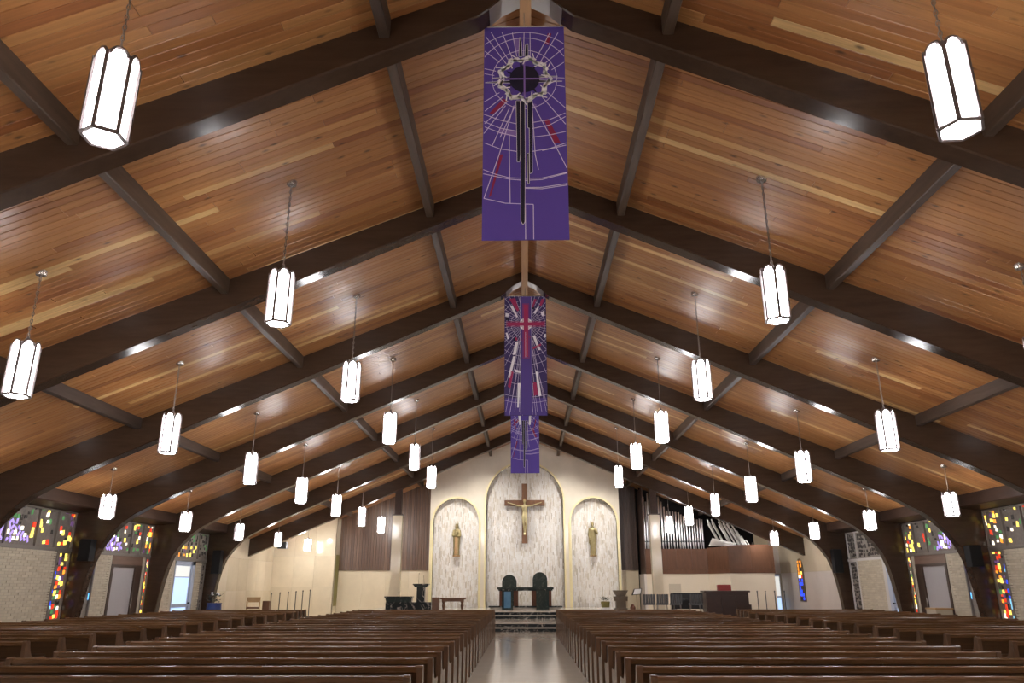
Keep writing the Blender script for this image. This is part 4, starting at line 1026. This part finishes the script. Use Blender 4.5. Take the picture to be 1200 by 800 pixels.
def thorn_banner(label, yb_, cx, crown=True):
    t = base_banner(label, yb_, M_purple, cx)
    mbs = {k: MB() for k in ('line', 'red', 'lil', 'blk', 'white', 'dark')}
    for c, p in PATCH: patch(mbs[c], p, -.001)
    for l in LINES: ribbon(mbs['line'], l, .009, -.0025)
    C0 = (0.0, -.85)
    def ell(rx, ry, a0, a1, n=24): return [(C0[0] + rx * cos(a0 + (a1 - a0) * i / n), C0[1] + ry * sin(a0 + (a1 - a0) * i / n)) for i in range(n + 1)]
    ribbon(mbs['line'], ell(.43, .46, 0, 2 * PI, 32), .008, -.0025)
    ribbon(mbs['line'], ell(.63, .66, .4, PI - .4), .009, -.0025)
    ribbon(mbs['line'], ell(.80, .75, .5, PI - .5), .009, -.0025)
    # black blades with pale outlines
    for p in BLACK:
        ribbon(mbs['white'], p + [p[0]], .012, -.0025); patch(mbs['blk'], p, -.004)
    if not crown:
        for q in (-1, 1):
            patch(mbs['white'], [(q * .16, -1.0), (q * .25, -1.0), (q * .22, -1.36), (q * .15, -1.36)], -.005)
            patch(mbs['red'], [(q * .40, -1.15), (q * .44, -1.15), (q * .36, -1.5), (q * .33, -1.5)], -.005)
        for nme, m in (('line', M_line), ('red', M_redp), ('lil', M_lil), ('blk', M_blk), ('white', M_white)):
            stuff(mbs[nme].build('printed_design', m, t))
        return t
    patch(mbs['dark'], [(C0[0] + .20 * cos(2 * PI * i / 20), C0[1] + .21 * sin(2 * PI * i / 20)) for i in range(20)], -.0050)
    # spiky dark heart
    n = 14
    for i in range(n):
        a = 2 * PI * i / n; rr = .20 if i % 2 else .27; a2 = .22
        patch(mbs['dark'], [C0, (C0[0] + .12 * cos(a - a2 * 1.3), C0[1] + .13 * sin(a - a2 * 1.3)), (C0[0] + rr * cos(a), C0[1] + rr * 1.08 * sin(a)), (C0[0] + .12 * cos(a + a2 * 1.3), C0[1] + .13 * sin(a + a2 * 1.3))], -.0055 - i * .0001)
    # crown of thorns: interlaced zigzags with spikes
    for ph, (r1, r2) in ((0, (.27, .37)), (.5, (.35, .28)), (.25, (.30, .34))):
        n = 18; pts = []
        for i in range(n + 1):
            a = 2 * PI * (i + ph) / n; rr = r1 if i % 2 else r2
            pts.append((C0[0] + rr * cos(a), C0[1] + rr * 1.0 * sin(a)))
        ribbon(mbs['white'], pts, .026, -.008)
    for i in range(18):
        a = 2 * PI * i / 18 + .1; rr = .33
        p = (C0[0] + rr * cos(a), C0[1] + rr * sin(a)); q = (C0[0] + (.42 if i % 2 else .23) * cos(a + .16), C0[1] + (.42 if i % 2 else .23) * sin(a + .16))
        ribbon(mbs['white'], [p, q], .014, -.010)
        patch(mbs['white'], [(p[0] - .03, p[1]), (p[0], p[1] - .012), (p[0] + .03, p[1]), (p[0], p[1] + .03)], -.0105)
    ribbon(mbs['lil'], [(-.33, -.85), (.33, -.85)], .022, -.0095); ribbon(mbs['lil'], [(0, -.56), (0, -1.18)], .022, -.0095)
    for nme, m in (('line', M_line), ('red', M_redp), ('lil', M_lil), ('blk', M_blk), ('white', M_white), ('dark', M_blk)):
        stuff(mbs[nme].build('printed_design', m, t))
    return t
def cross_banner(label, yb_, cx):
    t = base_banner(label, yb_, M_indigo, cx)
    mbs = {k: MB() for k in ('line', 'red', 'violet', 'mag', 'white', 'blk')}
    patch(mbs['violet'], [(-.13, -.02), (.16, -.02), (.16, -3.18), (-.13, -3.18)], -.003)
    for xx in (-.13, .16): ribbon(mbs['line'], [(xx, -.03), (xx, -3.17)], .008, -.0048)
    patch(mbs['violet'], [(-.52, -2.75), (.52, -2.75), (.52, -3.19), (-.52, -3.19)], -.0008)
    C0 = (0.01, -.78); r = random.Random(11)
    n = 46
    for i in range(n):
        a = 2 * PI * i / n + .03
        ribbon(mbs['line'], [(C0[0] + .2 * cos(a), C0[1] + .2 * sin(a)), (C0[0] + 3.2 * cos(a), C0[1] + 3.2 * sin(a))], .007, -.0022)
    for k in range(10):
        x = -.48 + k * .107
        ribbon(mbs['line'], [(C0[0] + x * .25, -1.0), (x * 1.05, -3.1)], .007, -.0022)
    for rr in (.38, .50, .66, .88, 1.1, 1.35, 1.62, 1.95, 2.1):
        ribbon(mbs['line'], [(C0[0] + rr * cos(a), C0[1] + rr * sin(a)) for a in [2 * PI * i / 40 for i in range(41)]], .007, -.0022)
    for c, p in P2: patch(mbs['white' if c == 'white' else 'mag'], p, -.0035)
    for k in range(14):
        a = r.uniform(0, 2 * PI); rr = r.uniform(.35, .62); p = (C0[0] + rr * cos(a), C0[1] + rr * sin(a)); ww = r.uniform(.02, .05)
        if abs(p[0]) < .5 and abs(p[1] - C0[1]) > .12 and p[1] < -.06: patch(mbs['mag' if k % 2 else 'blk'], [(p[0] - ww, p[1] - .03), (p[0] + ww, p[1] - .05), (p[0] + ww, p[1] + .03), (p[0] - ww, p[1] + .05)], -.003)
    disc = [(C0[0] + .17 * cos(2 * PI * i / 28), C0[1] + .17 * sin(2 * PI * i / 28)) for i in range(28)]
    patch(mbs['white'], disc, -.005)
    patch(mbs['mag'], [(-.045, -.24), (.075, -.24), (.075, -1.68), (-.045, -1.68)], -.0075)
    patch(mbs['mag'], [(-.47, -.73), (.49, -.73), (.49, -.83), (-.47, -.83)], -.0065)
    for pts in ([(-.065, -.22), (.095, -.22), (.095, -.71)], [(-.065, -.22), (-.065, -.71)], [(-.065, -.85), (-.065, -1.70), (.095, -1.70), (.095, -.85)], [(-.065, -.71), (-.49, -.71), (-.49, -.85), (-.065, -.85)], [(.095, -.71), (.51, -.71), (.51, -.85), (.095, -.85)]):
        ribbon(mbs['mag'], pts, .010, -.006)
    ribbon(mbs['line'], [(.0, -1.0), (.0, -1.68)], .008, -.0095); ribbon(mbs['line'], [(.035, -1.0), (.035, -1.68)], .008, -.0095)
    for nme, m in (('line', M_line), ('violet', M_violet), ('mag', M_magenta), ('blk', M_blk), ('white', M_white)):
        stuff(mbs[nme].build('printed_design', m, t))
    return t
thorn_banner('largest purple banner with a crown of thorns, hanging nearest the camera', beam_y(1) + .20, -.02)
cross_banner('indigo banner with a crimson cross over a white disc, hanging in the middle', beam_y(3) + .20, .01)
thorn_banner('smallest purple banner hanging furthest back, partly hidden behind the cross banner', beam_y(5) + .20, .005, False)

# ================================================================== PENDANT LAMPS
LH = {}
def lamp_meshes(H):
    R = .185
    if H in LH: return LH[H]
    vs = [(R * cos(PI / 3 * i + .26), R * sin(PI / 3 * i + .26)) for i in range(6)]
    panels = []
    fr = MB()
    for i in range(6):
        a = Vector(vs[i]); b2 = Vector(vs[(i + 1) % 6]); d = (b2 - a); L_ = d.length; d.normalize()
        w_ = L_ / 2 - .024; c = (a + b2) / 2; out = c.normalized()
        pts = [(-w_, .02), (w_, .02), (w_, H - .11)] + [(w_ * cos(PI * k / 6), H - .11 + .09 * sin(PI * k / 6)) for k in range(1, 6)] + [(-w_, H - .11)]
        n = len(pts)
        mb = MB(); v = []
        for off in (-.004, -.012):
            for (u, z) in pts:
                p = c + d * u + out * off; v.append((p.x, p.y, z))
        mb.add(v, [tuple(range(n)), tuple(range(2 * n - 1, n - 1, -1))] + [(k, (k + 1) % n, n + (k + 1) % n, n + k) for k in range(n)])
        panels.append(mb.mesh('glass_panel', M_lampglass))
        fr.bar((a.x, a.y, 0), (a.x, a.y, H - .08), .023, 6)
        for k in range(len(pts) - 1):
            if k >= 1:
                p = c + d * pts[k][0] * 1.08; q = c + d * pts[k + 1][0] * 1.08
                if k >= 2: fr.bar((p.x, p.y, pts[k][1] + .004), (q.x, q.y, pts[k + 1][1] + .004), .018, 5)
        fr.bar((a.x, a.y, .0), (b2.x, b2.y, .0), .021, 5)
    cap = MB().lathe([(R * .86, H - .09), (R * .7, H - .03), (.05, H + .0), (.025, H + .05), (.012, H + .07)], (0, 0, 0), 6)
    bot = MB(); v = [(p[0] * .84, p[1] * .84, -.012) for p in vs] + [(p[0] * .84, p[1] * .84, .004) for p in vs]
    bot.add(v, [tuple(range(5, -1, -1)), tuple(range(6, 12))] + [(k, (k + 1) % 6, 6 + (k + 1) % 6, 6 + k) for k in range(6)])
    LH[H] = (panels, fr.mesh('frame', M_lampmetal), cap.mesh('cap', M_lampmetal), bot.mesh('bottom_glass', M_lampglass))
    return LH[H]
CAN = MB().lathe([(.075, -.045), (.085, -.02), (.085, .03)], (0, 0, 0), 14).mesh('ceiling_canopy', M_canopy, True)
CHN = {}
def chain_mesh(L_, detail):
    k = (round(L_, 2), detail)
    if k in CHN: return CHN[k]
    mb = MB()
    if detail:
        n = int(L_ / .058); stp = L_ / n
        for i in range(n):
            mb.torus((0, 0, (i + .5) * stp), .017, .0055, Matrix.Rotation(PI / 2 * (i % 2), 3, 'Z'), 8, 4, sy=1.9)
        mb.bar((.006, 0, 0), (-.006, .004, L_), .004, 4)
    else: mb.bar((0, 0, 0), (0, 0, L_), .011, 5)
    CHN[k] = mb.mesh('chain', M_chain)
    return CHN[k]
ROWS = [(3.8, 5.44, .87, range(-1, 6), 'inner'), (7.6, 4.33, .85, range(-1, 8), 'middle'), (11.42, 3.41, .64, range(-1, 8), 'outer')]
for X, zb_, H, bays, rn in ROWS:
    for s in (-1, 1):
        for b in bays:
            k = max(bays) - b - (1 if s > 0 and rn == 'outer' else 0)
            if s > 0 and rn == 'outer' and b == 7: continue
            x, y = s * X, lamp_y(b); zt = deck_z(X)
            t = thing('pendant_lamp', f'white six-sided pendant lamp, {ORD[k]} from the altar in the {rn} row {"left" if s < 0 else "right"} of the aisle', 'lamp', (x, y, zb_), group='white pendant lamps')
            rz = math.radians(18 if (s, b, rn) == (-1, 0, 'inner') else 43 if (s, b, rn) == (1, 0, 'inner') else 11 + rnd.uniform(-25, 35))
            t.rotation_euler[2] = rz
            P_, fr, cap, bot = lamp_meshes(H)
            for p in P_: link('glass_panel', p, t)
            link('frame', fr, t); link('cap', cap, t); link('bottom_glass', bot, t)
            L_ = zt - (zb_ + H + .06) - .05
            link('chain', chain_mesh(L_, b <= 2), t, (0, 0, H + .06))
            link('ceiling_canopy', CAN, t, (0, 0, zt - zb_ - .03))

# ================================================================== PEWS
PEWM = {}
def pew_meshes(Lx):
    k = round(Lx, 2)
    if k in PEWM: return PEWM[k]
    h = Lx / 2
    rail = MB().prism([(-.03, .80), (.022, .80), (.026, .845), (.018, .858), (-.020, .858), (-.033, .845)], 'x', -h + .04, h - .04).mesh('top_rail', M_pew)
    sp = h * .22
    def back(a, c): return MB().prism([(-.008, .80), (.014, .80), (.10, .40), (.075, .40)], 'x', a, c).mesh('backrest', M_pewdark)
    b1, b2 = back(-h + .04, sp - .004), back(sp + .004, h - .04)
    seat = MB().prism([(.07, .39), (.50, .41), (.515, .425), (.50, .445), (.085, .425)], 'x', -h + .04, h - .04).mesh('seat', M_pew)
    end = MB().prism([(-.035, 0), (.44, 0), (.46, .12), (.52, .55), (.515, .60), (.48, .622), (.22, .622), (.13, .66), (.075, .76), (.05, .85), (.03, .866), (-.02, .866), (-.038, .85)], 'x', -.030, .030).mesh('end_panel', M_pewend)
    rack = MB().box(-h * .9, h * .9, -.055, -.035 + .02, .56, .62).mesh('book_rack', M_pewdark)
    kn = MB().chambox(-h * .93, h * .93, -.30, -.18, .08, .14, .015).mesh('kneeler', M_pewdark)
    leg = MB().box(-.02, .02, -.0, .44, 0, .39).mesh('support', M_pewdark)
    PEWM[k] = (rail, b1, b2, seat, end, rack, kn, leg)
    return PEWM[k]
BL = [(-12.1, -7.40, 'far left block'), (-5.92, -1.09, 'just left of centre aisle'), (1.06, 5.76, 'just right of centre aisle'), (7.0, 12.1, 'far right block')]
for bi, (x0, x1, bn_) in enumerate(BL):
    for n in range(24):
        y = 7.33 + .9 * n
        if bi in (0, 3) and y < 9.6: continue
        k = 23 - n
        xa, xb = x0, x1
        if bi in (0, 3) and n > 20: xa, xb = (x0, x1 - .12 * (n - 20)) if bi == 0 else (x0 + .12 * (n - 20), x1)
        Lx = xb - xa
        t = thing('pew', f'dark wooden pew, {ORD[k]} row from the altar, {bn_}', 'pew', ((xa + xb) / 2, y, 0), group='wooden pews facing the altar')
        rail, b1, b2, seat, end, rack, kn, leg = pew_meshes(Lx)
        link('top_rail', rail, t); link('backrest', b1, t); link('backrest', b2, t); link('seat', seat, t)
        link('end_panel', end, t, (-Lx / 2 + .030, 0, 0)); link('end_panel', end, t, (Lx / 2 - .030, 0, 0))
        link('book_rack', rack, t); link('kneeler', kn, t); link('support', leg, t, (Lx * .11, 0, 0))
